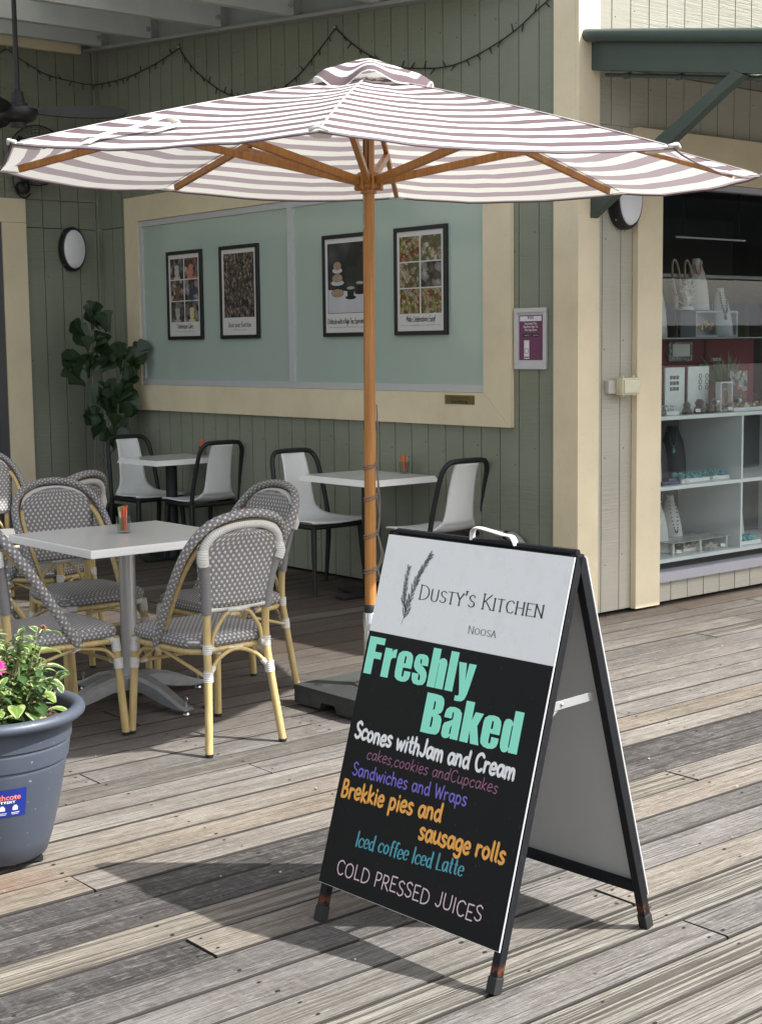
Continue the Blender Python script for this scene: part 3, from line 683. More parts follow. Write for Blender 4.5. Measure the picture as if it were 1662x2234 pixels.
def curve_to_mesh(cu, T, u0, v0, mat, name, parent, h=0.0006, fit=None):
    tmp = bpy.data.objects.new('tmp', cu); COL.objects.link(tmp)
    dg = bpy.context.evaluated_depsgraph_get(); dg.update()
    me = bpy.data.meshes.new_from_object(tmp.evaluated_get(dg)); bpy.data.objects.remove(tmp); bpy.data.curves.remove(cu)
    if fit and len(me.vertices):
        xs = [v.co.x for v in me.vertices]; a, b = min(xs), max(xs)
        for v in me.vertices: v.co.x = (v.co.x-a)*fit/(b-a)
    off = parent_world(parent) if parent else Vector((0, 0, 0))
    for v in me.vertices: v.co = Vector(T(u0+v.co.x, v0+v.co.y, h))-off
    me.materials.clear(); me.materials.append(mat); me.name = name
    o = bpy.data.objects.new(name, me); COL.objects.link(o); o.parent = parent
    return o
def type_text(s, T, u0, v0, width, cap, mat, name, parent, bold=0.0, h=0.0006):
    cu = bpy.data.curves.new(name, 'FONT'); cu.body = s; cu.size = cap/0.69; cu.offset = bold*cap
    return curve_to_mesh(cu, T, u0, v0, mat, name, parent, h, width)
def ink(name, c, rough=0.5): return simple(name, c, rough, 0, 0.05)

# ================================================================ umbrella
UP = Vector((3.995, 4.886, 0)); UR = 1.603; UZ = 2.264; UTX, UTY = 0.008, 0.038; APEX = 2.655
def canvas_mat():
    t = NT('striped_canvas'); uv = t.coord('UV'); sx = t.new('ShaderNodeSeparateXYZ'); t.link(uv, sx.inputs[0])
    f = t.math('FRACT', t.math('DIVIDE', sx.outputs[1], 0.1130)); m = t.math('LESS_THAN', f, 0.50)
    n = t.noise(t.mapping(uv, (700, 700, 1)), 1, 2)
    n2 = t.noise(uv, 3, 4)
    wht = t.mix(n2, (0.62, 0.62, 0.61), (0.54, 0.535, 0.515)); mv = t.mix(n2, (0.125, 0.094, 0.106), (0.158, 0.122, 0.134))
    c = t.mix(m, wht, mv)
    df = t.new('ShaderNodeBsdfDiffuse'); tl = t.new('ShaderNodeBsdfTranslucent'); mx = t.new('ShaderNodeMixShader')
    t.link(c, df.inputs[0]); t.link(t.mix(m, (0.84, 0.82, 0.765), (0.46, 0.395, 0.41)), tl.inputs[0]); mx.inputs[0].default_value = 0.28
    bp = t.new('ShaderNodeBump'); bp.inputs['Strength'].default_value = 0.25; bp.inputs['Distance'].default_value = 0.003
    t.link(t.math('ADD', t.math('MULTIPLY', n, .3), t.noise(t.mapping(uv, (5, 5, 1)), 2, 3)), bp.inputs['Height'])
    t.link(bp.outputs[0], df.inputs['Normal']); t.link(df.outputs[0], mx.inputs[1]); t.link(tl.outputs[0], mx.inputs[2]); t.link(mx.outputs[0], t.out.inputs[0])
    return t.m
M['canvas'] = canvas_mat()
M['webbing'] = simple('white_webbing', (0.74, 0.72, 0.68), 0.7, 0, 0.05)
um = thing('market_umbrella', (UP.x, UP.y, 0.0), 'open octagonal market umbrella with mauve and white striped canopy on a timber pole', 'umbrella')
A0 = math.pi+math.pi/4+0.002
def tip(k):
    a = A0+k*math.pi/4; c, s_ = math.cos(a)*UR, math.sin(a)*UR
    return Vector((UP.x+c, UP.y+s_, UZ+UTX*c+UTY*s_))
TOP = Vector((UP.x, UP.y, APEX))
def rib(k, r):
    t_ = tip(k); p = TOP.lerp(t_, r); p.z += 0.10*r*(1-r)*0.55; return p
def panel(k, r, s, dz=0.0):
    a, b = rib(k, r), rib(k+1, r); p = a.lerp(b, s)
    q = 4*s*(1-s)
    p.z -= 0.050*q*(r**0.9)*(1-0.35*r)
    p.z += 0.006*q*mnoise.noise(Vector((k*3.1+s*5, r*7, 0.3)))+0.004*r*mnoise.noise(Vector((k*2.7+s*14, r*3, 4.1)))
    p.z += dz; return p
can = MB(); RI = 0.03
for k in range(8):
    can.grid(lambda r, s, k=k: panel(k, RI+(1-RI)*r, s), 14, 12, 0, lambda r, s: (s*(RI+(1-RI)*r)*1.2, (RI+(1-RI)*r)*1.47+0.012))
bmesh.ops.remove_doubles(can.bm, verts=can.bm.verts[:], dist=0.0005)
for k in range(8):
    edge = [panel(k, 1, s/12, -0.004) for s in range(13)]
    can.tube(edge, 0.0042, 5, 1)
canopy = can.build('canopy', [M['canvas'], simple('mauve_hem', (.15, .115, .125), .8)], um, None, recalc=False)
for p in canopy.data.polygons: p.use_smooth = True
# pockets of white cloth over the rib ends, and seams
pk = MB()
for k in range(8):
    t_ = tip(k); d = (TOP-t_).normalized(); sd = Vector((-(t_-UP).y, (t_-UP).x, 0)).normalized()
    dn = sd.cross(d); dn = -dn if dn.z > 0 else dn
    a, b, c = t_-sd*0.045+d*0.02, t_+sd*0.045+d*0.02, t_+d*0.10
    pk.prism([a+dn*.008, b+dn*.008, c+sd*.022+dn*.034, c-sd*.022+dn*.034], dn*0.004)
    pk.tube([t_-sd*.03-dn*.002, t_-dn*.014-d*.012, t_+sd*.03-dn*.002], 0.006, 6)
pk.build_split('rib_pocket', M['webbing'], canopy)
sm = MB()
for k in range(8): sm.tube([rib(k, RI+.02+(.96-RI)*i/10)+Vector((0, 0, .002)) for i in range(11)], 0.0035, 5, flat=(0.6, 1.6))
sm.build_split('seam', simple('seam_cloth', (0.50, 0.45, 0.45), 0.8), canopy)
# vent cap, ruffled
vc = MB(); rv = random.Random(3)
def vent(r, s):
    a = A0+s*2*math.pi; fl = 1+0.02*math.sin(8*(s*2*math.pi)); rr = 0.268*r*fl
    c, s_ = math.cos(a)*rr, math.sin(a)*rr
    z = 2.727-0.112*r**1.25
    z += 0.024*r**2*math.sin(5*s*2*math.pi+0.4)+0.014*r**3*math.sin(8*s*2*math.pi+1.2)-0.022*max(0, (r-.84)/.16)
    z += UTY*s_*0.8+0.012*r*math.cos(a-(A0+.1))
    return Vector((UP.x+c, UP.y+s_, z))
vc.grid(vent, 9, 64, 0, lambda r, s: (s*2.4, r*0.40+0.005))
bmesh.ops.remove_doubles(vc.bm, verts=vc.bm.verts[:], dist=0.0005)
def canvas_vent():
    m = M['canvas'].copy(); m.name = 'striped_canvas_vent'; return m
vent_o = vc.build('vent_cap', [M['canvas']], um, None, recalc=False)
for p in vent_o.data.polygons: p.use_smooth = True
mb = MB(); mb.lathe([(0.0, 0.012), (0.018, 0.010), (0.03, 0.004), (0.034, -0.03), (0.05, -0.035), (0.05, -0.09), (0.0, -0.09)], 14, (UP.x, UP.y, 2.632)); mb.build('finial', M['teak'], um, 40)
mb = MB(); mb.tube([(UP.x, UP.y, 0.405), (UP.x, UP.y, 1.0), (UP.x, UP.y, 2.60)], 0.0245, 20); mb.tube([(UP.x, UP.y, 1.045), (UP.x, UP.y, 1.19)], 0.0262, 20); mb.build('pole', M['teak'], um, 40)
HUBZ = 2.222
mb = MB(); mb.lathe([(0.026, -0.045), (0.034, -0.045), (0.034, -0.03), (0.050, -0.022), (0.052, 0.028), (0.046, 0.04), (0.026, 0.042)], 16, (UP.x, UP.y, HUBZ))
for k in range(8):
    a = A0+(k+.5)*math.pi/4; mb.bar((UP.x+.03*math.cos(a), UP.y+.03*math.sin(a), HUBZ), (UP.x+.062*math.cos(a), UP.y+.062*math.sin(a), HUBZ), 0.014, 0.062, bev=.003)
mb.build('runner_hub', M['teak'], um, 35)
for k in range(8):
    a = A0+k*math.pi/4; dirv = Vector((math.cos(a), math.sin(a), 0))
    n_ = 8; mb = MB()
    # a straight rib under the cloth
    p0 = rib(k, 0.05)-Vector((0, 0, .030)); p1 = rib(k, 0.93)-Vector((0, 0, .028))
    mid = rib(k, 0.5)-Vector((0, 0, .026))
    mb.bar(p0, mid, 0.021, 0.030, bev=.003); mb.bar(mid, p1, 0.021, 0.030, bev=.003); rb = mb.build('rib', M['teak'], um)
    mb = MB(); j = rib(k, 0.55)-Vector((0, 0, .045)); h0 = UP+dirv*0.05+Vector((0, 0, HUBZ+.005)); h0.z = HUBZ+.005
    mb.bar(h0, j, 0.024, 0.032, bev=.003); mb.build('strut', M['teak'], um)
# the white tie strap thrown over the left of the canopy
st = MB()
def on_panel(k, r, s, h): return panel(k, r, s)+Vector((-0.002, -0.002, h))
def strip(mb, pts, wd, wv):
    P = cr(pts, 6); n = len(P)
    for i in range(n-1):
        pass
    sd = [Vector(wv) for _ in P]; A = [mb.v(p-s_*wd/2) for p, s_ in zip(P, sd)]; B = [mb.v(p+s_*wd/2) for p, s_ in zip(P, sd)]
    for i in range(n-1): mb.face((A[i], B[i], B[i+1], A[i+1]))
lat = (tip(0)-tip(-1)).normalized()
strip(st, [on_panel(7, .985, .24, .006), on_panel(7, .93, .255, .022), on_panel(7, .86, .285, .03), on_panel(7, .80, .315, .045), on_panel(7, .775, .335, .02), on_panel(7, .80, .345, .012), on_panel(7, .85, .325, .01)], 0.040, lat)
strip(st, [on_panel(7, .95, .26, .014), on_panel(7, .955, .235, .02), on_panel(7, .945, .19, .008)], 0.028, (TOP-tip(7)).normalized())
st.build('tie_strap', M['webbing'], um, solid=0.003)
um.rotation_euler = (.0080*.64, .0080*.77, 0)   # the pole leans a little
# steel spigot with its locking screw
mb = MB(); mb.lathe([(0.0268, .405), (0.0268, .44), (0.024, .445), (0.0, .445)], 18, (UP.x, UP.y, 0)); mb.build('collar', M['black'], um, 40)

bs = thing('umbrella_base', (UP.x, UP.y, 0), 'square dark grey granite slab holding the umbrella tube', 'umbrella base')
h_ = 0.236; mb = MB()
X0, X1, YA, YB = UP.x-h_, UP.x+h_, UP.y-h_, UP.y+h_
prof = [(YA, .012), (UP.y-.06, .012), (UP.y-.045, .042), (UP.y+.045, .042), (UP.y+.06, .012), (YB, .012), (YB, .092), (YA, .092)]
mb.prism([(X0, y, z) for y, z in prof], (2*h_, 0, 0)); 
for x, y in ((X0+.05, YA+.05), (X0+.05, YB-.05), (X1-.05, YA+.05), (X1-.05, YB-.05)): mb.lathe([(0.02, 0), (.02, .012)], 10, (x, y, 0))
t = NT('dark_granite'); co = t.coord(); nn = t.noise(co, 160, 2, .5); n2 = t.noise(co, 5, 4)
t.base(t.mix(t.ramp(n2, [(0.42, 0), (.7, .7)]), t.mix(t.ramp(nn, [(.35, 0), (.7, 1)]), (.016, .018, .018), (.045, .049, .048)), (.070, .078, .071)), .5); t.bump(nn, .2, .002); M['granite'] = t.m
mb.build('slab', M['granite'], bs)
mb = MB(); mb.lathe([(0.0, .093), (.07, .093), (.07, .099), (.033, .101), (.0308, .11), (.0308, .405), (.0275, .409), (.0, .409)], 20, (UP.x, UP.y, 0)); tb = mb.build('tube', simple('polished_steel', (.62, .61, .58), .14, 1.0, .05), bs, 40)
mb = MB(); d = Vector((-0.62, -0.78, 0)); mb.tube([Vector((UP.x, UP.y, .36))+d*.03, Vector((UP.x, UP.y, .36))+d*.055], .006, 8); mb.lathe([(0, 0), (.016, .001), (.016, .005), (0, .006)], 14, Vector((UP.x, UP.y, .352))+d*.058, d); mb.build('locking_screw', M['steel'], tb, 40)

# cord wound round the pole
cd = MB(); pts = []
zs = [(1.030, 1.045), (0.885, .91), (.735, .75), (.585, .60)]
side = Vector((0.77, -0.64, 0))   # to the right as seen from the front
ang0 = math.atan2(side.y, side.x)
for z0_, z1_ in zs:
    for rep in range(2):
        ring = [Vector((UP.x+.0275*math.cos(ang0+2*math.pi*q/16), UP.y+.0275*math.sin(ang0+2*math.pi*q/16), z1_+rep*.012-.022*math.sin(math.pi*q/16))) for q in range(17)]
        cd.tube(ring, .0030, 5)
def drop(za, zb, out):
    q = Vector((UP.x, UP.y, 0))+side*.030
    return cr([q+Vector((0, 0, za)), q+side*out*.6+Vector((0, 0, za*.7+zb*.3)), q+side*out+Vector((0, 0, za*.35+zb*.65)), q+Vector((0, 0, zb))], 8)
cd.tube(drop(1.30, 1.05, .004), .0030, 5); cd.tube(drop(1.05, .905, .004), .0030, 5); cd.tube(drop(1.04, .76, .012), .0030, 5); cd.tube(drop(.91, .745, .010), .003, 5); cd.tube(drop(.75, .60, .016), .003, 5); cd.tube(drop(.75, .595, .024), .003, 5)
q = Vector((UP.x, UP.y, 0))+side*.03
cd.tube(cr([q+Vector((0, 0, .595)), q+side*.012+Vector((0, 0, .56)), q+side*.035+Vector((0, 0, .535)), q+side*.052+Vector((0, 0, .528))], 6), .0034, 5)
bmesh.ops.translate(cd.bm, verts=cd.bm.verts[:], vec=-UP); co_ = cd.build('cord', simple('taupe_cord', (.17, .14, .125), .8), None, 50); co_.location = UP; co_.rotation_euler = um.rotation_euler
tag(co_, 'thin taupe cord wound four times round the timber umbrella pole', 'cord')
ch = MB(); q = Vector((UP.x, UP.y, 0))+Vector((-0.72, -.2, 0)).normalized()*.034
for i in range(14): ch.tube([q+Vector((.003*math.cos(a+i), .003*math.sin(a), 2.17-i*.0105+.006*math.sin(a*1.0))) for a in (0, 1.05, 2.1, 3.14, 4.2, 5.2)], .0012, 4, closed=True)
ch.build('pin_chain', M['steel'], um)
ln = MB()
for dx in (0.0, .012): ln.tube([Vector((UP.x-.035+dx, UP.y-.012-dx, 2.24)), Vector((UP.x-.03+dx, UP.y-.01-dx, 2.60))], .003, 5)
ln.build('hoist_line', M['black'], um)

# ================================================================ A-frame sign
sg = thing('sandwich_board', (2.673, 2.80, 0), 'black metal A-frame pavement sign with a painted menu panel, standing in front on the deck', 'sign', rz=.0476)
M['signblack'] = None
t = NT('rusty_black_paint'); co = t.coord(); sx = t.new('ShaderNodeSeparateXYZ'); t.link(co, sx.inputs[0])
n = t.noise(co, 45, 4, .65); z = sx.outputs[2]
rust = t.math('MULTIPLY', t.math('SUBTRACT', 1.0, t.math('ABSOLUTE', t.math('DIVIDE', t.math('SUBTRACT', z, .056), .018)), clamp=True), t.ramp(n, [(.42, 0), (.56, 1)]), clamp=True)
rust = t.math('MULTIPLY', rust, 0.95, clamp=True)
scr = t.ramp(t.noise(t.mapping(co, (60, 60, 18)), 2, 3, .6), [(.64, 0), (.72, .30)])
c = t.mix(scr, t.mix(n, (.007, .0075, .009), (.014, .015, .018)), (.09, .093, .10)); c = t.mix(rust, c, t.mix(t.noise(co, 160, 2), (.20, .062, .024), (.05, .022, .013)))
t.base(c, .55, 0, .16); M['signblack'] = t.m
AXX, AZ = 2.673, 1.032; YF, YN = 3.133, 2.467     # far and near edges
FX, BX = 2.366, 2.961
def leg_pt(x0, t_, y): return Vector((x0+(AXX-x0)*t_, y, AZ*t_))
def sframe(x0, sgn, ov):
    mb = MB(); up = (0, 1, 0)
    for y in (YN+.0125, YF-.0125):
        mb.bar(leg_pt(x0, .02, y), leg_pt(x0+sgn*-0.012, .998, y), 0.024, 0.024, 0, up, .002)
    for t_ in (.112, .985):
        mb.bar(leg_pt(x0, t_, YN+.0255), leg_pt(x0, t_, YF-.0255), 0.024, 0.024, 0, (1, 0, 0), .002)
    return mb
ff = sframe(FX, 1, 0).build('front_frame', M['signblack'], sg)
bf = sframe(BX, -1, 0).build('rear_frame', M['signblack'], sg)
for par, x0 in ((ff, FX), (bf, BX)):
    for y in (YN+.0125, YF-.0125):
        mb = MB(); mb.bar(leg_pt(x0, .0, y), leg_pt(x0, .038, y), .0285, .0285, 0, (0, 1, 0), .003); mb.build('rubber_foot', simple('worn_rubber', (.012, .0125, .013), .7, 0, .3), par)
mb = MB(); mb.tube([(AXX, YN+.01, AZ+.004), (AXX, YF-.01, AZ+.004)], .009, 8); mb.build('hinge_rod', M['signblack'], sg, 40)
# front panel: outward normal points towards -x
vd = Vector((AXX-FX, 0, AZ)).normalized(); nd = Vector((-AZ, 0, AXX-FX)).normalized()
PO = Vector((FX, YF+.004, 0))+vd*.1012+nd*.0155
def TS(u, v, h):
    u *= .9655; v *= .9935
    return PO+Vector((0, -1, 0))*u+vd*v+nd*(.0032+h)
PW, PH, HB = .6675, .9656, .695
def slab(u0, u1, v0, v1, h0, h1, name, mat, par):
    mb = MB(); f = lambda u, v, h: PO+Vector((0, -1, 0))*u+vd*v+nd*h
    V = [mb.v(f(u, v, h)) for h in (h0, h1) for v in (v0, v1) for u in (u0, u1)]
    for q in ((0, 1, 3, 2), (4, 6, 7, 5), (0, 4, 5, 1), (2, 3, 7, 6), (0, 2, 6, 4), (1, 5, 7, 3)): mb.face([V[i] for i in q])
    return mb.build(name, mat, par)
def header_mat():
    t = NT('header_grey'); co = t.coord(); n = t.noise(co, 4, 5, .6); sm = t.ramp(t.noise(t.mapping(co, (3, 9, 9)), 2, 4, .65), [(.52, 0), (.75, .35)])
    c = t.mix(n, (.73, .735, .715), (.80, .805, .79)); c = t.mix(sm, c, (.62, .61, .585))
    sc = t.ramp(t.noise(t.mapping(co, (8, 60, 22)), 3, 2, .4), [(.70, 0), (.73, .35)]); c = t.mix(sc, c, (.50, .50, .49))
    t.base(c, t.math('ADD', .34, t.math('MULTIPLY', n, .2)), 0, .42); t.bump(t.noise(co, 300, 2), .12, .001); return t.m
pan = slab(0, PW, 0, PH, 0, .0030, 'front_panel', simple('corflute_edge', (.70, .70, .69), .5), sg)
t = NT('menu_black_unused') if False else NT('menu_black'); co = t.coord(); n = t.noise(co, 7, 5, .6); sc = t.ramp(t.noise(t.mapping(co, (14, 40, 26)), 3, 2, .4), [(.70, 0), (.735, .22)])
t.base(t.mix(sc, t.mix(n, (.0055, .0055, .0058), (.0085, .0085, .009)), (.08, .08, .08)), .42, 0, .14); t.bump(t.noise(co, 260, 2), .12, .001); M['menublack'] = t.m
slab(0.0, PW-.0025, .001, HB-.0006, .0031, .0034, 'menu_face', M['menublack'], pan)
slab(0.0, PW-.0025, HB+.0006, PH-.001, .0031, .0034, 'header_face', header_mat(), pan)
# rear panel, plain grey inside
vb = Vector((AXX-BX, 0, AZ)).normalized(); nb = Vector((AZ, 0, BX-AXX)).normalized()
mb = MB(); o_ = Vector((BX, 0, 0))+vb*.095+nb*.0135
a_, b_ = o_.copy(), o_+vb*.965
mb.prism([(a_.x, YN-.002, a_.z), (a_.x, YF+.002, a_.z), (b_.x, YF+.002, b_.z), (b_.x, YN-.002, b_.z)], nb*.004); mb.build('rear_panel', simple('rear_grey', (.40, .405, .41), .5, 0, .05), sg)
W_ = ink('ink_white', (.80, .80, .79)); MT = ink('ink_mint', (.27, .80, .60)); PL = ink('ink_plum', (.30, .11, .20)); VI = ink('ink_violet', (.16, .125, .50)); OR = ink('ink_orange', (.80, .37, .065)); TE = ink('ink_teal', (.055, .29, .36)); PK = ink('ink_pale_pink', (.66, .50, .53)); BK = ink('ink_black', (.018, .018, .02))
poster_text('Freshly', TS, .0095, .5810, .4330, .5850, .1035, MT, 'lettering', pan)
poster_text('Baked', TS, .2755, .4640, .6275, .4690, .1045, MT, 'lettering', pan)
def hand(s, u0, v0, u1, v1, cap, wt, mat, nib=None, slant=0, small=None, serif=0, jit=0):
    adv = lambda q: sum((GL[c.upper()][0]*small if small and c.islower() else GL[c][0])+.07 for c in q)
    tot = adv(s)-.07; pos = 0
    for wd in s.split(' '):
        i = s.index(wd, pos); a = adv(s[:i])/tot; b = (adv(s[:i+len(wd)])-.07)/tot; pos = i+len(wd)
        mb = MB(); stroke_text(mb, wd, TS, u0+(u1-u0)*a, v0+(v1-v0)*a, u0+(u1-u0)*b, v0+(v1-v0)*b, cap, wt, nib, slant, small, serif, jit); mb.build('lettering', mat, pan, recalc=False)
hand('Scones withJam and Cream', .026, .4035, .6325, .4055, .0435, .0086, W_, None, .06, jit=.05)
hand('cakes,cookies andCupcakes', .091, .3565, .5865, .3640, .0300, .0027, PL, None, .10, jit=.04)
hand('Sandwiches and Wraps', .047, .3050, .4915, .3125, .0345, .0046, VI, None, 0)
hand('Brekkie pies and', .0195, .2410, .4140, .2560, .0455, .0084, OR, None, .06, jit=.05)
hand('sausage rolls', .3455, .1985, .6530, .2030, .0455, .0084, OR, None, .06, jit=.05)
hand('Iced coffee Iced Latte', .1165, .1255, .5250, .1420,   .0395, .0066, TE, .34, .12, serif=.07, jit=.04)
hand('COLD PRESSED JUICES', .0620, .0400, .6150, .0525, .0375, .0036, PK, None, .05, jit=.10)
hand("Dusty's Kitchen", .1695, .8070, .6265, .8115, .0390, .0048, BK, .36, 0, .80, .085)
hand("Noosa", .3780, .7410, .4795, .7425, .0185, .0023, BK, .42, 0, .86, .085)
# rosemary sprig
sp_ = MB(); hh = [.0006]
def stroke(pts, wt, taper=False):
    Q = [Vector((p.x, p.y)) for p in cr([(a, b, 0) for a, b in pts], 5)]
    L, Rr, c0, c1 = ribbon(Q, (lambda d, t_: wt*(4*t_*(1-t_)+.15)) if taper else (lambda d, t_: wt)); hh[0] += .000012
    VL = [sp_.v(TS(p.x, p.y, hh[0])) for p in L]; VR = [sp_.v(TS(p.x, p.y, hh[0])) for p in Rr]
    for i in range(len(L)-1): sp_.face((VL[i], VR[i], VR[i+1], VL[i+1]))
main = [(.122, .7315), (.131, .775), (.1443, .837), (.1612, .887), (.1848, .930)]
side_ = [(.128, .763), (.114, .803), (.1085, .845), (.1095, .8895)]
stroke(main, .0013); stroke(side_, .0012); rnd = random.Random(5)
def path_at(P, t_):
    Q = cr([(a, b, 0) for a, b in P], 12); i = min(len(Q)-2, int(t_*(len(Q)-1))); f_ = t_*(len(Q)-1)-i; return Q[i].lerp(Q[i+1], f_), (Q[i+1]-Q[i]).normalized()
for P, n_, ln_ in ((main, 40, .026), (side_, 24, .021)):
    for i in range(n_):
        t_ = .12+.88*i/n_; p, d = path_at(P, t_); s_ = 1 if i % 2 else -1; a = math.atan2(d.y, d.x)+s_*rnd.uniform(.35, .7); L_ = ln_*(1.05-.5*t_)*rnd.uniform(.75, 1.15)
        q = (p.x+L_*math.cos(a), p.y+L_*math.sin(a)); b = a+s_*.0
        wd_ = .0026
        nx, ny = -math.sin(a)*wd_, math.cos(a)*wd_
        stroke([(p.x, p.y), (p.x+L_*.5*math.cos(a)+nx, p.y+L_*.5*math.sin(a)+ny), q], .0008); stroke([(p.x, p.y), (p.x+L_*.5*math.cos(a)-nx, p.y+L_*.5*math.sin(a)-ny), q], .0008)
        stroke([(p.x, p.y), (p.x+L_*.55*math.cos(a), p.y+L_*.55*math.sin(a)), q], .0013, True)
sp_.build('sprig_drawing', BK, pan, recalc=False)
# handle and folding stay
mb = MB(); Z = AZ+.006; yc = 2.755
H = cr([(AXX-.004, yc+.078, Z), (AXX-.004, yc+.076, Z+.022), (AXX-.004, yc+.060, Z+.033), (AXX-.004, yc+.02, Z+.030), (AXX-.004, yc-.035, Z+.022), (AXX-.004, yc-.062, Z+.020), (AXX-.004, yc-.074, Z+.006), (AXX-.004, yc-.078, Z-.002)], 5)
mb.tube(H, .011, 8, flat=(.35, 1.0), up=(0, 0.3, 1)); mb.build('handle', simple('handle_silver', (.66, .66, .67), .35, .35, .05), sg, 45)
mb = MB(); yy = YN+.034
a = leg_pt(FX, .600, yy)+Vector((.018, 0, 0)); b = leg_pt(BX, .640, yy)-Vector((.014, 0, 0)); m_ = a.lerp(b, .30)+Vector((0, 0, .026))
mb.bar(a, m_+Vector((.01, 0, .004)), .003, .018, 0, (0, 0, 1), .0008); mb.bar(m_-Vector((.02, .0035, .0)), b+Vector((0, -.0035, 0)), .003, .022, 0, (0, 0, 1), .0008)
mb.lathe([(0, 0), (.005, 0), (.005, .003), (0, .004)], 10, m_+Vector((.008, -.006, .002)), (0, -1, 0)); mb.build('stay', simple('zinc_stay', (.52, .54, .55), .4, .7, .1), sg)
# ================================================================ rattan bistro chairs
def make_bistro():
    t = thing('bistro_chair', (0, 0, 0), 'x', 'chair', 'woven bistro chairs on the deck')
    B = lambda mb, n, m, par=t, ang=50: mb.build(n, m, par, ang, local=True)
    # seat: rounded, slightly domed woven pad
    def outline(a):
        # superellipse, wider to the front
        c, s_ = math.cos(a), math.sin(a); e = .32
        x = abs(c)**e*(1 if c > 0 else -1); y = abs(s_)**e*(1 if s_ > 0 else -1)
        yy = .03+y*.222; wd = .195+.030*((y+1)/2)
        return x*wd, yy
    mb = MB(); n = 48; prof = [(0.0, .012), (.45, .012), (.80, .009), (.93, .004), (.985, -.006), (1.0, -.020), (.985, -.036), (.93, -.044)]
    rings = []
    for (k, dz) in prof:
        if k == 0: rings.append([mb.v((0, .03, .447+dz))]); continue
        ring = []
        for i in range(n):
            x, y = outline(2*math.pi*i/n); ring.append(mb.v((x*k, .03+(y-.03)*k, .447+dz)))
        rings.append(ring)
    for r_ in range(len(rings)-1):
        A, C = rings[r_], rings[r_+1]
        for i in range(n):
            j = (i+1) % n
            vs = (A[0], C[i], C[j]) if len(A) == 1 else (A[i], C[i], C[j], A[j])
            f = mb.face(vs, 0)
            if f:
                for l in f.loops:
                    co = l.vert.co; side = r_ >= 4
                    l[mb.uv].uv = (co.x*1.25+.3, co.y*1.25+.5) if not side else ((co.x+co.y)*1.2+.4, co.z*1.2)
    mb.face(rings[-1], 0)
    seat = B(mb, 'seat', M['weave'])
    mb = MB()
    rail = [(outline(2*math.pi*i/40)[0]*.93, .03+(outline(2*math.pi*i/40)[1]-.03)*.93, .390) for i in range(40)]
    mb.tube(rail, .0125, 8, closed=True); B(mb, 'seat_rail', M['bamboo'])
    # legs
    foot = lambda p, par: (lambda mb: (mb.lathe([(0, 0), (.0155, 0), (.0165, .012), (0, .014)], 12, p), B(mb, 'rubber_foot', M['blackmatte'], par)))(MB())
    for s_ in (-1, 1):
        mb = MB(); P = cr([(s_*.208, .256, .010), (s_*.2025, .246, .15), (s_*.198, .236, .29), (s_*.195, .226, .405)], 5); mb.tube(P, .0158, 12); l = B(mb, 'leg', M['bamboo']); foot((s_*.208, .256, 0), l)
        mb = MB(); P = cr([(s_*.172, -.256, .010), (s_*.157, -.236, .16), (s_*.143, -.218, .31), (s_*.137, -.205, .42), (s_*.137, -.209, .54), (s_*.150, -.226, .66), (s_*.172, -.248, .77)], 6); mb.tube(P, .0152, 12); l = B(mb, 'leg', M['bamboo']); foot((s_*.172, -.256, 0), l)
    # back posts wrapped, panel and bars
    post = lambda s_, z: cr([(s_*.137, -.209, .54), (s_*.150, -.226, .66), (s_*.1735, -.249, .775)], 8)
    mb = MB()
    for s_ in (-1, 1): mb.tube(post(s_, 0), .0195, 12)
    mb.build_split('post_wrap', M['greywrap'], t, 50, True)
    top = cr([(-.1735, -.249, .775), (-.166, -.258, .815), (-.135, -.272, .852), (-.075, -.283, .877), (0, -.287, .884), (.075, -.283, .877), (.135, -.272, .852), (.166, -.258, .815), (.1735, -.249, .775)], 6)
    mb = MB(); mb.tube(top, .0185, 12)
    for s_ in (-1, 1): mb.tube([(s_*.1745, -.250, .79), (s_*.178, -.254, .76), (s_*.1715, -.248, .735)], .0225, 10)
    B(mb, 'corner_wrap', M['whitewrap'])
    mb = MB(); mb.tube([(-.150, -.212, .556), (.150, -.212, .556)], .0125, 10); mb.tube([(-.05, -.212, .553), (.0, -.2125, .548), (.05, -.212, .553)], .0145, 10); B(mb, 'lower_bar', M['whitewrap'])
    # panel
    mb = MB()
    def back(u, v):
        # v 0 bottom .. 1 top
        z = .562+v*.305; k = max(0, (z-.775)/.092)
        wd = .139+.036*min(1, (z-.54)/.235); wd = wd*math.sqrt(max(.02, 1-min(.98, k*k*.98)))*1.0
        bow = .012*(1-(2*u-1)**2)
        return Vector(((2*u-1)*wd, -.209-.040*min(1, (z-.54)/.235)-.33*max(0, z-.775)-bow, z))
    mb.grid(back, 10, 14, 0, lambda u, v: ((2*u-1)*.172+.5, .562+v*.305))
    bk = mb.build('backrest', M['weave'], t, None, local=True, solid=.010)
    for p in bk.data.polygons: p.use_smooth = True
    mb = MB()
    def face_(u, v):
        z = .556+v*.338; k = 2*u-1
        if z < .77: wd = .150+.038*(z-.556)/.214
        else: wd = .188*math.sqrt(max(0.004, 1-((z-.77)/.126)**2))
        y = -.209-.040*min(1, (z-.54)/.235)-.30*max(0, z-.775)+.024-.010*(1-k*k)*(1 if z < .8 else .5)
        return Vector((k*wd, y, z))
    mb.grid(face_, 12, 20, 0, lambda u, v: ((2*u-1)*.18+.5, .556+v*.338))
    bf_ = mb.build('backrest_face', M['weave'], t, None, local=True, solid=.006)
    for p in bf_.data.polygons: p.use_smooth = True
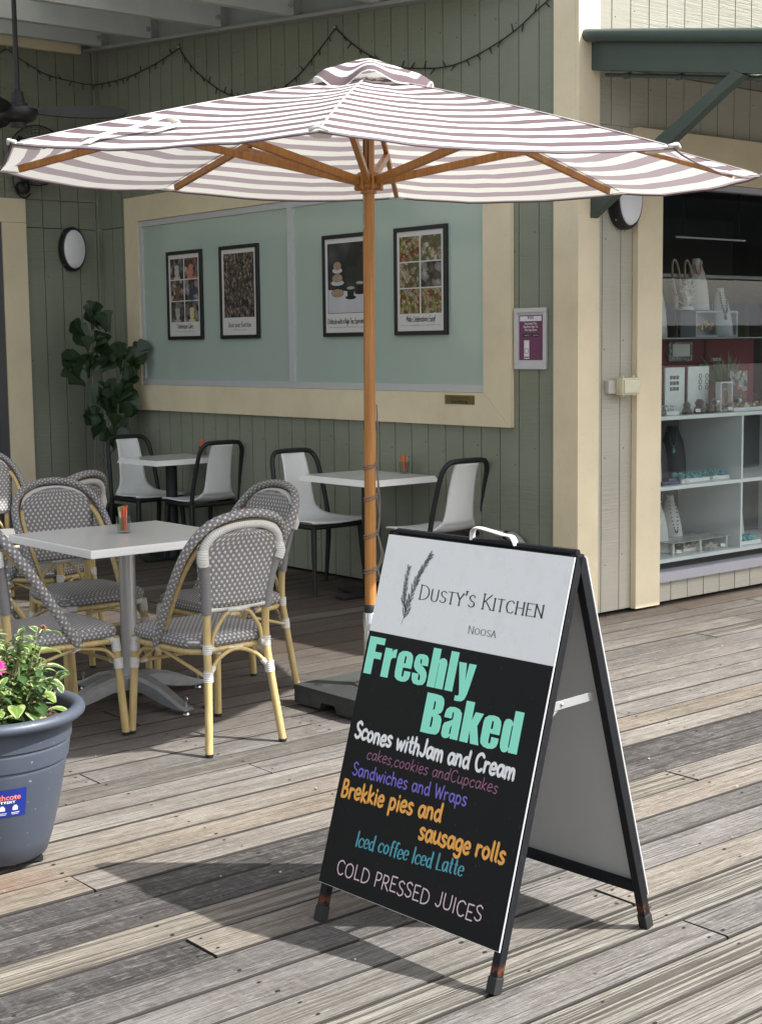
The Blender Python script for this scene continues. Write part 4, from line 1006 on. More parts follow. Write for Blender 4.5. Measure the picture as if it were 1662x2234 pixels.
    # the outer hoop
    def hoop(off, lift=0.0, k=7):
        base = [(.197+off, .062, .392), (.206+off, .018, .455), (.217+off, -.052, .56), (.223+off, -.123, .665), (.221+off, -.190, .760), (.198+off*.9, -.240, .833), (.148+off*.7, -.275, .887), (.078+off*.4, -.294, .912), (0, -.300, .920)]
        b = [(x, y, z+lift*max(0, (z-.7)/.22)) for x, y, z in base]
        full = [(-x, y, z) for x, y, z in b[:-1]]+[b[-1]]+[(x, y, z) for x, y, z in reversed(b[:-1])]
        return cr(full, k)
    H = hoop(.004, .004)
    mb = MB(); n_ = len(H); cen = Vector((0, -.1, .6))
    mb.tube(H, .0205, 12, 0, flat=(1.0, .78), up=None); hp = B(mb, 'hoop', M['weavehoop'], t, 60)
    mb = MB(); mb.tube([p for p in hoop(-.017, -.019)], .0055, 6, 0); B(mb, 'hoop_lining', M['brown'])
    mb = MB()
    for s_ in (-1, 1):
        P = cr([(s_*.1850, .066, .372), (s_*.186, .02, .455), (s_*.193, -.052, .56), (s_*.197, -.123, .665), (s_*.192, -.19, .750), (s_*.178, -.232, .795)], 6); mb.tube(P, .0120, 10)
    mb.build_split('inner_hoop', M['bamboo'], t, 50, True)
    # braces
    mb = MB()
    mb.tube([(-.196, .233, .298), (.196, .233, .298)], .0080, 8)
    for s_ in (-1, 1):
        mb.tube(cr([(s_*.1945, .225, .315), (s_*.191, .18, .355), (s_*.188, .09, .372), (s_*.186, .062, .376)], 5), .0075, 8)
        mb.tube([(s_*.186, .055, .378), (s_*.150, -.205, .300)], .0075, 8)
    mb.tube(cr([(-.137, -.219, .300), (-.095, -.206, .352), (-.03, -.198, .383), (.03, -.198, .383), (.095, -.206, .352), (.137, -.219, .300)], 5), .0082, 8)
    mb.tube(cr([(-.118, -.205, .395), (-.106, -.208, .46), (-.06, -.212, .525), (-.02, -.2125, .545), (.02, -.2125, .545), (.06, -.212, .525), (.106, -.208, .46), (.118, -.205, .395)], 5), .0082, 8)
    mb.tube(cr([(-.17, .228, .300), (-.09, .226, .352), (0, .225, .372), (.09, .226, .352), (.17, .228, .300)], 5), .0070, 8)
    mb.build_split('brace', M['bamboo'], t, 50, True)
    mb = MB(); w_ = lambda a, b, r: mb.tube([a, b], r, 12)
    for s_ in (-1, 1):
        w_((s_*.1985, .238, .275), (s_*.1975, .2355, .318), .0195); w_((s_*.172, .233, .298), (s_*.145, .233, .298), .0105)
        w_((s_*.1975, .231, .345), (s_*.195, .225, .400), .0190); w_((s_*.193, .215, .392), (s_*.189, .160, .391), .0165); w_((s_*.19, .226, .392), (s_*.14, .229, .391), .0165)
        w_((s_*.144, -.219, .280), (s_*.141, -.2165, .322), .0195); w_((s_*.132, -.215, .310), (s_*.112, -.21, .332), .0115)
        w_((s_*.137, -.206, .385), (s_*.137, -.206, .422), .0185); w_((s_*.133, -.205, .402), (s_*.108, -.205, .402), .0125)
        w_((s_*.1855, .063, .372), (s_*.186, .045, .408), .0160)
    mb.build_split('binding', M['whitewrap'], t, 50, True)
    return t
bistro = make_bistro()
for ch_ in bistro.children:
    pass
def chair_at(src, x, y, rz, label, first=False):
    o = src if first else copy_tree(src); o.location = (x, y, 0); o.rotation_euler.z = R(rz); o['label'] = label; return o
chair_at(bistro, 3.193, 4.925, 0, 'woven bistro chair nearest the umbrella base, its full back turned to the viewer', True)
tagm = MB(); tagm.box(-.035, .030, -.1995, -.1990, .384, .398); tg = tagm.build('maker_tag', simple('tag_paper', (.62, .60, .54), .6), bistro, local=True)
def TG(u, v, h): return Vector((3.193-.033+u, 4.925-.1997, .387+v))
type_text('Marquee', TG, 0, 0, .058, .007, BK, 'lettering', tg).location = -Vector((0, 0, 0))
chair_at(bistro, 2.700, 5.385, -90, 'woven bistro chair behind the flower planter, seat pushed towards the steel table column')
chair_at(bistro, 3.700, 5.540, 90, 'woven bistro chair between the grey-topped table and the umbrella pole, facing left')
chair_at(bistro, 3.300, 6.150, 178, 'woven bistro chair facing the viewer across the near grey-topped table')
chair_at(bistro, 3.93, 8.31, 178, 'sunlit woven bistro chair cut by the left edge of the photo')
chair_at(bistro, 3.527, 6.965, 25, 'woven bistro chair seen from behind just below the fiddle-leaf plant')

# ================================================================ white and black cafe chairs
def make_cafe():
    t = thing('cafe_chair', (0, 0, 0), 'x', 'chair', 'white and black cafe chairs in the corner')
    B = lambda mb, n, m, ang=50: mb.build(n, m, t, ang, local=True)
    def shell(u, v):
        # profile from the front edge of the seat back and up the back slat; u across
        prof = [(.205, .443, .212), (.19, .452, .214), (.10, .450, .214), (0, .446, .213), (-.10, .446, .208), (-.155, .455, .180), (-.190, .485, .140), (-.205, .535, .116), (-.215, .60, .107), (-.232, .70, .101), (-.258, .80, .095), (-.282, .858, .092)]
        x = v*(len(prof)-1); i = min(int(x), len(prof)-2); f = x-i
        g = lambda j: Vector(prof[max(0, min(len(prof)-1, j))])
        a, b, c, d = g(i-1), g(i), g(i+1), g(i+2)
        p = .5*((2*b)+(c-a)*f+(2*a-5*b+4*c-d)*f*f+(3*b-a-3*c+d)*f*f*f)
        k = 2*u-1; dish = .010*k*k if p.y < .5 else 0
        return Vector((k*p.z, p.x+(.012*(1-k*k) if p.y < .52 else -.016*(1-k*k))*0+(-.014*(1-k*k) if p.y > .5 else 0), p.y+dish))
    mb = MB(); mb.grid(shell, 12, 44); sh = mb.build('seat_shell', M['whiteplastic'], t, None, local=True, solid=.010)
    for p in sh.data.polygons: p.use_smooth = True
    mb = MB(); r_ = .0155
    hp = cr([(-.205, -.175, .41), (-.203, -.188, .50), (-.194, -.215, .64), (-.186, -.240, .74), (-.176, -.262, .815), (-.146, -.282, .862), (-.095, -.290, .874), (0, -.292, .876), (.095, -.290, .874), (.146, -.282, .862), (.176, -.262, .815), (.186, -.240, .74), (.194, -.215, .64), (.203, -.188, .50), (.205, -.175, .41)], 5)
    mb.tube(hp, r_, 12); B(mb, 'back_hoop', M['blackmatte'])
    for s_ in (-1, 1):
        mb = MB(); mb.tube([(s_*.205, -.175, .43), (s_*.208, -.185, .28), (s_*.214, -.222, .0)], [.019, .017, .0125], 12); B(mb, 'leg', M['blackmatte'])
        mb = MB(); mb.tube([(s_*.185, .178, .43), (s_*.192, .186, .28), (s_*.205, .205, .0)], [.019, .017, .0125], 12); B(mb, 'leg', M['blackmatte'])
    mb = MB()
    mb.tube([(-.2, -.175, .425), (.2, -.175, .425)], .015, 8); mb.tube([(-.185, .185, .425), (.185, .185, .425)], .015, 8)
    for s_ in (-1, 1): mb.tube([(s_*.200, -.175, .425), (s_*.205, 0, .427), (s_*.188, .185, .425)], .0165, 8)
    B(mb, 'seat_frame', M['blackmatte'])
    return t
cafe_c = make_cafe()
chair_at(cafe_c, 5.735, 7.505, 180, 'white cafe chair on the left of the wall table beside the umbrella pole', True)
chair_at(cafe_c, 5.915, 6.605, 0, 'white cafe chair seen from behind just above the pavement sign')
chair_at(cafe_c, 5.80, 9.725, 180, 'white cafe chair under the fiddle-leaf plant at the far wall table')
chair_at(cafe_c, 5.905, 9.135, 0, 'white cafe chair with its back to the viewer at the far wall table')

# ================================================================ tables
t = NT('grey_laminate'); co = t.coord(); n = t.noise(co, 260, 2, .5); t.base(t.mix(n, (.66, .655, .63), (.78, .775, .755)), .14, 0, .5); M['tabletop'] = t.m
def top_slab(name, x0, x1, y0, y1, z, th, par, edge):
    mb = MB(); mb.box(x0, x1, y0, y1, z-th, z, bev=.004); o = mb.build(name, edge, par)
    mb = MB(); e = .012; vs = [mb.v((a, b, z+.0006)) for a, b in ((x0+e, y0+e), (x1-e, y0+e), (x1-e, y1-e), (x0+e, y1-e))]; mb.face(vs); mb.build('top_face', M['tabletop'], o)
    return o
def steel_table(cx, cy, label, hx=.375, hy=.368, z=.742):
    t = thing('bistro_table', (cx, cy, 0), label, 'table', 'grey-topped tables on the deck')
    top_slab('tabletop', cx-hx, cx+hx, cy-hy, cy+hy, z, .034, t, M['white'])
    mb = MB(); mb.tube([(cx, cy, .10), (cx, cy, z-.035)], .0365, 24); mb.tube([(cx, cy, .085), (cx, cy, .12)], .043, 20); mb.build('column', simple('satin_column', (.47, .475, .49), .36, .8, .06), t, 40)
    for k, a in enumerate((-175, -82, 5, 95)):
        a = R(a); d = Vector((math.cos(a), math.sin(a), 0)); c = Vector((cx, cy, 0)); L = .385; mb = MB()
        sd = Vector((-d.y, d.x, 0)); P = [(.02, .128, .046), (.12, .125, .040), (.22, .100, .034), (.31, .062, .030), (.365, .040, .030), (.392, .037, .026)]
        rows = []
        for (r, z_, w_) in P:
            b = c+d*r; dp = .062 if r < .25 else (.040 if r < .34 else .018)
            rows.append([mb.v(b-sd*w_+Vector((0, 0, z_-dp))), mb.v(b-sd*w_+Vector((0, 0, z_-.012))), mb.v(b-sd*w_*.62+Vector((0, 0, z_))), mb.v(b+Vector((0, 0, z_-.004))), mb.v(b+sd*w_*.62+Vector((0, 0, z_))), mb.v(b+sd*w_+Vector((0, 0, z_-.012))), mb.v(b+sd*w_+Vector((0, 0, z_-dp)))])
        for i in range(len(rows)-1):
            for j in range(7): mb.face((rows[i][j], rows[i][(j+1) % 7], rows[i+1][(j+1) % 7], rows[i+1][j]))
        mb.face(rows[0]); mb.face(list(reversed(rows[-1]))); arm = mb.build('base_arm', M['castalu'], t, 35)
        mb = MB(); q = c+d*.372; mb.tube([q+Vector((0, 0, .010)), q+Vector((0, 0, .055))], .0045, 8); mb.lathe([(0, 0), (.015, 0), (.012, .008), (.005, .014), (0, .014)], 14, q)
        mb.lathe([(0, -.002), (.011, -.002), (.011, .002), (0, .002)], 12, q+Vector((0, 0, .066)), sd); mb.build('levelling_screw', M['steel'], arm, 40)
    return t
steel_table(3.262, 5.660, 'square grey-topped table on a steel pedestal between four woven chairs')
steel_table(3.37, 8.07, 'grey-topped table whose corner just enters the left edge of the photo', .302, .302)
def wall_table(x0, x1, y0, y1, label, z=.752):
    cx, cy = (x0+x1)/2, (y0+y1)/2
    t = thing('wall_table', (cx, cy, 0), label, 'table', 'white wall tables with black pedestals')
    mb = MB(); e = .016
    lo = [(x0+e, y0+e), (x1-e, y0+e), (x1-e, y1-e), (x0+e, y1-e)]; hi = [(x0, y0), (x1, y0), (x1, y1), (x0, y1)]
    A = [mb.v((x, y, z-.036)) for x, y in hi]; C = [mb.v((x, y, z-.003)) for x, y in lo]; D = [mb.v((x*(1-.006)+cx*.006, y*(1-.006)+cy*.006, z)) for x, y in lo]
    mb.face(list(reversed(A))); mb.face(D)
    for i in range(4):
        j = (i+1) % 4; mb.face((A[i], A[j], C[j], C[i])); mb.face((C[i], C[j], D[j], D[i]))
    o = mb.build('tabletop', M['white'], t)
    mb = MB(); e = .024; mb.face([mb.v((a, b, z+.0008)) for a, b in ((x0+e, y0+e), (x1-e, y0+e), (x1-e, y1-e), (x0+e, y1-e))]); mb.build('top_face', M['tabletop'], o)
    mb = MB(); mb.tube([(cx, cy, .02), (cx, cy, z-.036)], .042, 20); mb.box(cx-.10, cx+.10, cy-.10, cy+.10, z-.048, z-.036); mb.build('column', M['blackmatte'], t, 40)
    mb = MB(); mb.box(cx-.24, cx+.24, cy-.04, cy+.04, .004, .026, bev=.005); mb.box(cx-.04, cx+.04, cy-.27, cy-.041, .004, .0255, bev=.004); mb.box(cx-.04, cx+.04, cy+.041, cy+.27, .004, .0255, bev=.004); mb.build('foot', M['blackmatte'], t)
    return t
wall_table(5.515, 6.065, 6.735, 7.43, 'white table against the wall between the two chairs behind the umbrella pole')
wall_table(5.475, 6.065, 9.06, 9.60, 'white table in the far corner by the fiddle-leaf plant')

# ---------------------------------------------------------------- tumblers of sugar sticks
SO = simple('orange_sachet', (.72, .135, .060), .45, 0, .12, 30); SW = simple('pale_print', (.70, .50, .42), .5); SG = simple('green_sachet', (.20, .26, .10), .5)
def tumbler(x, y, z, label, seed, green=False):
    t = thing('sugar_tumbler', (x, y, z), label, 'tumbler', 'glass tumblers of sugar sachets'); rnd = random.Random(seed)
    mb = MB(); mb.lathe([(0, .001), (.027, .001), (.029, .006), (.0335, .075), (.0315, .075), (.0272, .012), (0, .011)], 24, (x, y, z)); mb.build('glass', M['tumbler'], t, 35)
    for i in range(8):
        a = rnd.uniform(0, 6.28); r = rnd.uniform(.003, .014); tz = rnd.uniform(-.14, .14); b = Vector((x+r*math.cos(a), y+r*math.sin(a), z+.013)); e = b+Vector((tz*.05+r*.5*math.cos(a), rnd.uniform(-.14, .14)*.05+r*.5*math.sin(a), rnd.uniform(.092, .108)))
        mb = MB(); mb.bar(b, e, .0150, .0042, 0, (rnd.uniform(-1, 1), rnd.uniform(-1, 1), .1), .001)
        s_ = mb.build('sachet', SG if (green and i % 3 == 0) or (not green and i == 6) else SO, t)
        mb = MB(); m_ = b.lerp(e, .55); mb.bar(b.lerp(e, .5), b.lerp(e, .8), .006, .0048, 0, (rnd.uniform(-1, 1), rnd.uniform(-1, 1), .1)); 
        if i % 2 == 0: mb.build('print', SW, s_)
        else: mb.bm.free()
tumbler(3.277, 5.705, .7432, 'glass tumbler of orange sugar sachets on the near grey-topped table', 1)
tumbler(6.012, 6.997, .7532, 'glass tumbler with green and orange sachets on the table behind the umbrella pole', 2, True)
tumbler(5.975, 9.216, .7532, 'glass tumbler of orange sachets half hidden by the far cafe chair', 3)

# ================================================================ flower planter
PC = Vector((1.905, 4.150, 0)); PZ = .022
pl = thing('flower_planter', (PC.x, PC.y, PZ), 'large round blue-grey plastic pot of pink flowers at the left edge', 'planter')
t = NT('slate_blue_plastic'); co = t.coord(); n = t.noise(co, 6, 5, .6); sp = t.ramp(t.noise(co, 85, 2, .4), [(.72, 0), (.76, .5)])
t.base(t.mix(sp, t.mix(n, (.046, .057, .080), (.060, .072, .098)), (.32, .33, .34)), .46, 0, .45); t.bump(t.noise(co, 300, 2), .12, .001); M['pot'] = t.m
mb = MB(); PROF = [(0, 0), (.138, 0), (.150, .008), (.168, .06), (.188, .14), (.205, .22), (.214, .268), (.2145, .275), (.212, .280), (.2205, .284), (.2265, .325), (.2265, .331), (.2235, .336), (.2315, .340), (.2365, .392), (.238, .400), (.262, .398), (.272, .406), (.274, .416), (.268, .427), (.252, .4315), (.238, .426), (.231, .412), (.222, .36), (.215, .33), (0, .33)]
PROF = [(r*1.035, z*1.065) for r, z in PROF]
mb.lathe(PROF, 72, PC+Vector((0, 0, PZ)))
pot = mb.build('pot', M['pot'], pl, 50)
mb = MB(); rnd = random.Random(9)
mb.grid(lambda u, v: Vector((PC.x+.222*v*math.cos(6.2832*u), PC.y+.222*v*math.sin(6.2832*u), PZ+.398+.018*mnoise.noise(Vector((v*7*math.cos(6.2832*u), v*7*math.sin(6.2832*u), 1)))+.01*(1-v))), 40, 12)
bmesh.ops.remove_doubles(mb.bm, verts=mb.bm.verts[:], dist=.0003)
for i in range(420):
    a, r = rnd.uniform(0, 6.28), .215*math.sqrt(rnd.random()); p = Vector((PC.x+r*math.cos(a), PC.y+r*math.sin(a), PZ+.406)); d = Vector((rnd.uniform(-1, 1), rnd.uniform(-1, 1), rnd.uniform(-.2, .6))).normalized()*rnd.uniform(.006, .018)
    mb.bar(p-d, p+d, rnd.uniform(.003, .007), .003)
mb.build('soil', simple('bark_soil', (.075, .048, .033), .9, 0, .5, 60), pl)
def leafcard(mb, base, d, L, wd, up, curl, mi=0, fold=.25, nseg=4, shape=None):
    d = d.normalized(); sd = d.cross(up); sd = sd.normalized() if sd.length > 1e-3 else Vector((1, 0, 0)); nn = sd.cross(d)
    pts = []; 
    for i in range(nseg+1):
        t_ = i/nseg; w_ = wd*(shape(t_) if shape else math.sin(math.pi*min(1, t_*.92+.04))**.8)
        c = base+d*L*t_*(1-.15*curl*t_)+nn*(-curl*L*.45*t_*t_)
        pts.append((mb.v(c-sd*w_+nn*w_*fold), mb.v(c), mb.v(c+sd*w_+nn*w_*fold)))
    for i in range(nseg):
        a, b = pts[i], pts[i+1]
        for j in (0, 1):
            u0, u1 = j*.5, j*.5+.5
            mb.face((a[j], a[j+1], b[j+1], b[j]), mi, ((u0, i/nseg), (u1, i/nseg), (u1, (i+1)/nseg), (u0, (i+1)/nseg)), True)
def leaf_mat(name, c0, c1, edge=None, transl=.3, rough=.42):
    t = NT(name); uv = t.coord('UV'); sx = t.new('ShaderNodeSeparateXYZ'); t.link(uv, sx.inputs[0]); co = t.coord()
    n = t.noise(co, 16, 3); k = t.math('ABSOLUTE', t.math('SUBTRACT', sx.outputs[0], .5))
    c = t.mix(n, c0, c1)
    if edge:
        e = t.math('ADD', t.math('MULTIPLY', k, 2.0), t.math('MULTIPLY', t.math('SUBTRACT', t.noise(co, 45, 3), .5), 1.1)); c = t.mix(t.ramp(e, [(.50, 0), (.72, 1)]), c, edge)
    vein = t.math('LESS_THAN', k, .035); c = t.mix(t.math('MULTIPLY', vein, .4), c, dim(c1, 1.6))
    t.base(c, rough, 0, .4)
    tl = t.new('ShaderNodeBsdfTranslucent'); mx = t.new('ShaderNodeMixShader'); mx.inputs[0].default_value = transl
    t.link(t.mix(.5, c, dim(c1, 1.8)), tl.inputs[0]); t.link(t.p.outputs[0], mx.inputs[1]); t.link(tl.outputs[0], mx.inputs[2]); t.link(mx.outputs[0], t.out.inputs[0])
    return t.m
LV = [leaf_mat('variegated_leaf', (.045, .095, .028), (.080, .150, .042), (.40, .46, .24)), leaf_mat('lime_leaf', (.10, .18, .038), (.17, .27, .062), (.38, .44, .18)), leaf_mat('deep_leaf', (.030, .072, .024), (.060, .125, .040)), simple('dry_leaf', (.30, .19, .11), .8, 0, .4)]
mb = MB(); stm = MB(); rnd = random.Random(21); Zs = PZ+.40
for i in range(120):
    a = rnd.uniform(0, 6.28); r = .165*math.sqrt(rnd.random()); b = Vector((PC.x-.025+r*math.cos(a), PC.y+r*math.sin(a), Zs)); out = Vector((math.cos(a), math.sin(a), 0))*min(1, r/.155)
    hgt = rnd.uniform(.13, .36)*(1-.25*min(1, r/.155)); top_ = b+out*rnd.uniform(.02, .14)+Vector((rnd.uniform(-.03, .03), rnd.uniform(-.03, .03), hgt)); P = cr([b, b.lerp(top_, .5)+Vector((0, 0, .02)), top_], 4)
    stm.tube(P, .0028, 5)
    for j in range(17):
        t_ = .22+.78*(j/16); q = P[min(len(P)-1, int(t_*(len(P)-1)))]; ang = rnd.uniform(0, 6.28)
        d = Vector((math.cos(ang), math.sin(ang), rnd.uniform(-.35, .85))); L = rnd.uniform(.032, .070)*(1.15-.45*t_)
        mi = rnd.choice((0, 0, 0, 1, 2, 2, 0, 2, 0, 3) if t_ < .6 else (0, 0, 0, 1, 1, 2, 0, 2)) if t_ > .3 or rnd.random() > .2 else 3
        leafcard(mb, q, d, L, L*rnd.uniform(.19, .32), Vector((0, 0, 1)), rnd.uniform(.1, 1.0), mi, rnd.uniform(.15, .5))
for (dx, dy, dz, ang, L, mi) in ((.12, -.09, .13, -.9, .085, 0), (.15, -.05, .16, -.3, .09, 0), (.10, -.12, .10, -1.3, .08, 1), (.17, 0, .2, .1, .085, 1), (.14, -.1, .04, -.7, .08, 1), (.05, -.16, .06, -1.7, .08, 0), (.0, -.18, .09, -2.0, .085, 1), (.09, -.1, .02, -1.0, .07, 3), (.19, .03, .25, .2, .09, 0), (-.04, -.17, .15, -2.2, .08, 0)):
    leafcard(mb, Vector((PC.x+dx, PC.y+dy, Zs+dz)), Vector((math.cos(ang), math.sin(ang), .15)), L, L*.30, Vector((0, 0, 1)), .8, mi, .3, 6)
mb.build('foliage', LV, pl, recalc=False)
stm.build('stems', simple('green_stem', (.16, .17, .07), .7), pl, 50)
def flower(c, nrm, r, mat, n_rows, name):
    mb = MB(); nrm = nrm.normalized(); x = nrm.cross(Vector((0, 0, 1))).normalized(); y = nrm.cross(x); rnd = random.Random(4)
    for row in range(n_rows):
        k = 1-row/n_rows*.8; m_ = int(14*k)+4
        for i in range(m_):
            a = 6.2832*(i+.5*row)/m_; d = (x*math.cos(a)+y*math.sin(a))+nrm*(.25+row*.35)
            leafcard(mb, c+nrm*row*.004, d, r*k*rnd.uniform(.9, 1.1), r*.16, nrm, .35, 0, .2, 3)
    return mb.build(name, mat, pl, recalc=False)
# flowers of the planter
PKM = simple('magenta_petal', (.62, .045, .22), .5, 0, .25); BRM = simple('faded_petal', (.20, .085, .050), .7, 0, .3)
vw = Vector((-PC.x, -PC.y, 1.2)).normalized()
sd_ = Vector((PC.y, -PC.x, 0)).normalized()
fp = PC+Vector((0, 0, .665))+sd_*.026-Vector((.05, .10, .045)); flower(fp, vw+Vector((0, 0, .5)), .031, PKM, 4, 'flower')
fp2 = PC+Vector((0, 0, .705))+sd_*.165; flower(fp2, Vector((.3, -.2, 1)), .017, BRM, 3, 'dried_flower')
mb = MB(); mb.tube(cr([fp2-Vector((0, 0, .003)), fp2+Vector((-.02, .01, -.05)), PC+sd_*.10+Vector((0, 0, .50))], 5), .002, 5); mb.tube(cr([fp, fp-Vector((-.02, -.02, .08)), PC+Vector((0, 0, .45))], 5), .0025, 5); mb.build('flower_stem', simple('stem_green', (.13, .14, .05), .7), pl, 50)
# sticker on the pot
SAZ = math.atan2(-PC.y, -PC.x)
def TPOT(u, v, h):
    z = .128+v; zz = z/1.065; r = (.188+(.205-.188)*(zz-.14)/.08 if zz < .22 else .205+.009*(zz-.22)/.048)*1.035
    a = SAZ+u/.2; r += .0012+h
    return Vector((PC.x+r*math.cos(a), PC.y+r*math.sin(a), PZ+z))
mb = MB(); mb.grid(lambda u, v: TPOT(-.075+.166*u, .040+.086*v, 0), 16, 4); stk = mb.build('pot_label', simple('label_blue', (.012, .028, .21), .35), pl, None)
for (s, u0, v0, wd, cp, ma, bo) in (('Northcote', -.026, .094, .100, .0165, simple('label_coral', (.80, .20, .15), .5), .03), ('POTTERY', -.002, .0825, .062, .0075, W_, .03), ('SINCE 1897', -.005, .104, .040, .0055, W_, 0)):
    if s.startswith('SINCE'): continue
    type_text(s, TPOT, u0, v0, wd, cp, ma, 'lettering', stk, bo, .0006)
mb = MB()
for k in range(3):
    u = -.022+k*.037
    def rect(a, b, c, d): mb.face([mb.v(TPOT(*q, .0007)) for q in ((a, c), (b, c), (b, d), (a, d))])
    rect(u, u+.015, .060, .071); rect(u+.003, u+.012, .0715, .0755); rect(u-.004, u+.020, .0515, .0532); rect(u-.002, u+.018, .0470, .0485)
mb.build('pictograms', W_, stk, recalc=False)
tr = MB(); q = Vector((2.005, 4.035, 0)); ex = Vector((-.965, .26, 0)); ey = Vector((.26, .965, 0))
m_ = Matrix((ex, ey, Vector((0, 0, 1)))).transposed().to_4x4(); m_.translation = q
tr.box(0, .30, 0, .30, .0025, .0205, bev=.002, m=m_)
for i in range(9): tr.box(.012+i*.032, .030+i*.032, -.004, .001, .006, .017, 0, 0, m_)
tryo = tag(tr.build('seedling_tray', M['blackmatte']), 'shallow black plastic tray lying under the flower planter', 'tray')
mb = MB(); mb.box(.085, .125, -.0062, -.0045, .004, .0195, m=m_); mb.build('barcode_sticker', simple('sticker_white', (.75, .75, .74), .5), tryo)
mb = MB(); mb.box(.127, .155, -.0062, -.0045, .004, .0195, m=m_); mb.build('price_sticker', simple('sticker_violet', (.22, .10, .26), .5), tryo)

# ================================================================ fiddle-leaf fig in the corner
fg = thing('fiddle_leaf_fig', (5.74, 10.31, 0), 'tall dark green fiddle-leaf fig in a black pot in the corner by the window', 'plant')
mb = MB(); mb.lathe([(0, .004), (.12, .004), (.155, .30), (.165, .30), (.165, .325), (.148, .325), (.142, .28), (0, .28)], 28, (5.74, 10.31, 0)); mb.build('pot', M['blackmatte'], fg, 40)
tr_ = MB(); P1 = cr([(5.71, 10.32, .28), (5.70, 10.33, .62), (5.71, 10.32, 1.0), (5.70, 10.32, 1.4), (5.72, 10.30, 1.80)], 6); P2 = cr([(5.77, 10.29, .28), (5.765, 10.29, .6), (5.84, 10.24, .85), (5.86, 10.22, 1.15), (5.90, 10.19, 1.46)], 6); P3 = cr([(5.70, 10.33, .55), (5.73, 10.31, .66), (5.77, 10.29, .72)], 4)
tr_.tube(P1, [.011-.006*i/len(P1) for i in range(len(P1))], 7); tr_.tube(P2, [.010-.005*i/len(P2) for i in range(len(P2))], 7); tr_.tube(P3, .006, 6); tr_.build('trunk', simple('grey_bark', (.15, .13, .10), .85, 0, .3), fg, 50)
FL = leaf_mat('fiddle_leaf', (.020, .040, .016), (.036, .066, .026), None, .12, .30)
fid = lambda t_: (.10+.9*min(1, (t_*1.25)**1.3))*(1 if t_ < .8 else math.sqrt(max(0.02, 1-((t_-.8)/.2)**2)))
mb = MB(); rnd = random.Random(33)
spots = [(5.71, 10.31, 1.80), (5.78, 10.26, 1.74), (5.63, 10.35, 1.65), (5.75, 10.28, 1.60), (5.55, 10.40, 1.48), (5.68, 10.32, 1.41), (5.58, 10.38, 1.36), (5.76, 10.27, 1.44), (5.88, 10.21, 1.50), (5.99, 10.14, 1.51), (5.93, 10.18, 1.39), (5.93, 10.18, 1.32), (5.80, 10.25, 1.25), (5.73, 10.30, 1.20), (5.89, 10.20, 1.20), (5.69, 10.32, 1.06), (5.83, 10.24, 1.09), (5.92, 10.19, 1.06), (5.85, 10.22, .96), (5.71, 10.31, .95), (5.81, 10.25, .85), (5.87, 10.21, .87)]
for s_ in spots:
    for rep in range(6 if s_[2] > .9 else 4):
        c = Vector(s_)+Vector((rnd.uniform(-.04, .035), rnd.uniform(-.05, .03), rnd.uniform(-.06, .05)))
        P = P1 if (s_[0] < 5.77) else P2; b = min(P, key=lambda p: (p-c).length+abs(p.z-c.z+.03))
        d = (c-b)+Vector((rnd.uniform(-.5, .5), rnd.uniform(-.5, .2), rnd.uniform(.3, 1.0)))*.11
        L = rnd.uniform(.13, .19); d.normalize()
        leafcard(mb, c-d*L*.55, d, L, L*rnd.uniform(.36, .45), Vector((rnd.uniform(-.9, .0), rnd.uniform(-1.0, -.2), .7)), rnd.uniform(-.1, .5), 0, rnd.uniform(.05, .2), 11, fid)
for b in [(5.72, 10.30, 1.80)]*5+[(5.90, 10.19, 1.44)]*5:
    a = rnd.uniform(0, 6.28); d = Vector((math.cos(a)*.6, math.sin(a)*.6, .8)); L = rnd.uniform(.12, .16); leafcard(mb, Vector(b), d, L, L*.3, Vector((0, -1, .4)), .1, 0, .3, 7, fid)
mb.build('leaves', FL, fg, recalc=False)
mb = MB()
for i in range(120):
    a, r = rnd.uniform(0, 6.28), .13*math.sqrt(rnd.random()); d = Vector((math.cos(a), math.sin(a), rnd.uniform(.4, 1.6))); L = rnd.uniform(.05, .10); leafcard(mb, Vector((5.74+r*math.cos(a), 10.31+r*math.sin(a), .28)), d, L, L*.10, Vector((0, 0, 1)), .6, 0, .2, 3)
mb.build('undergrowth', FL, fg, recalc=False)

# ================================================================ things on the walls
def bulkhead(cx, y, z, r, label):
    t = thing('wall_light', (cx, y, z), label, 'wall light', 'round bulkhead lights')
    mb = MB(); mb.lathe([(0, 0), (r*.93, 0), (r, .018), (r, .062), (r*.955, .082), (r*.90, .088), (r*.86, .080), (0, .078)], 48, (cx, y, z), (0, -1, 0), squash=1.62); rim = mb.build('rim', M['blackmatte'], t, 35)
    mb = MB(); mb.lathe([(r*.868, .0805), (r*.84, .090), (r*.6, .100), (0, .104)], 48, (cx, y, z), (0, -1, 0), squash=1.62); mb.build('diffuser', M['opal'], t, 50)
    mb = MB()
    for a in (45, 135, 225, 315): mb.lathe([(0, 0), (.006, 0), (.006, .003), (0, .004)], 8, (cx+.985*r*math.cos(R(a)), y-.045, z+.985*1.62*r*math.sin(R(a))), (math.cos(R(a)), 0, math.sin(R(a))))
    mb.build_split('screw', M['steel'], rim); return t
bulkhead(5.832, IY-.001, 2.338, .108, 'round black-rimmed wall light on the green wall above the fig')
bulkhead(6.435, FY-.001, 2.345, .108, 'round black-rimmed wall light tucked behind the umbrella edge beside the shop window')
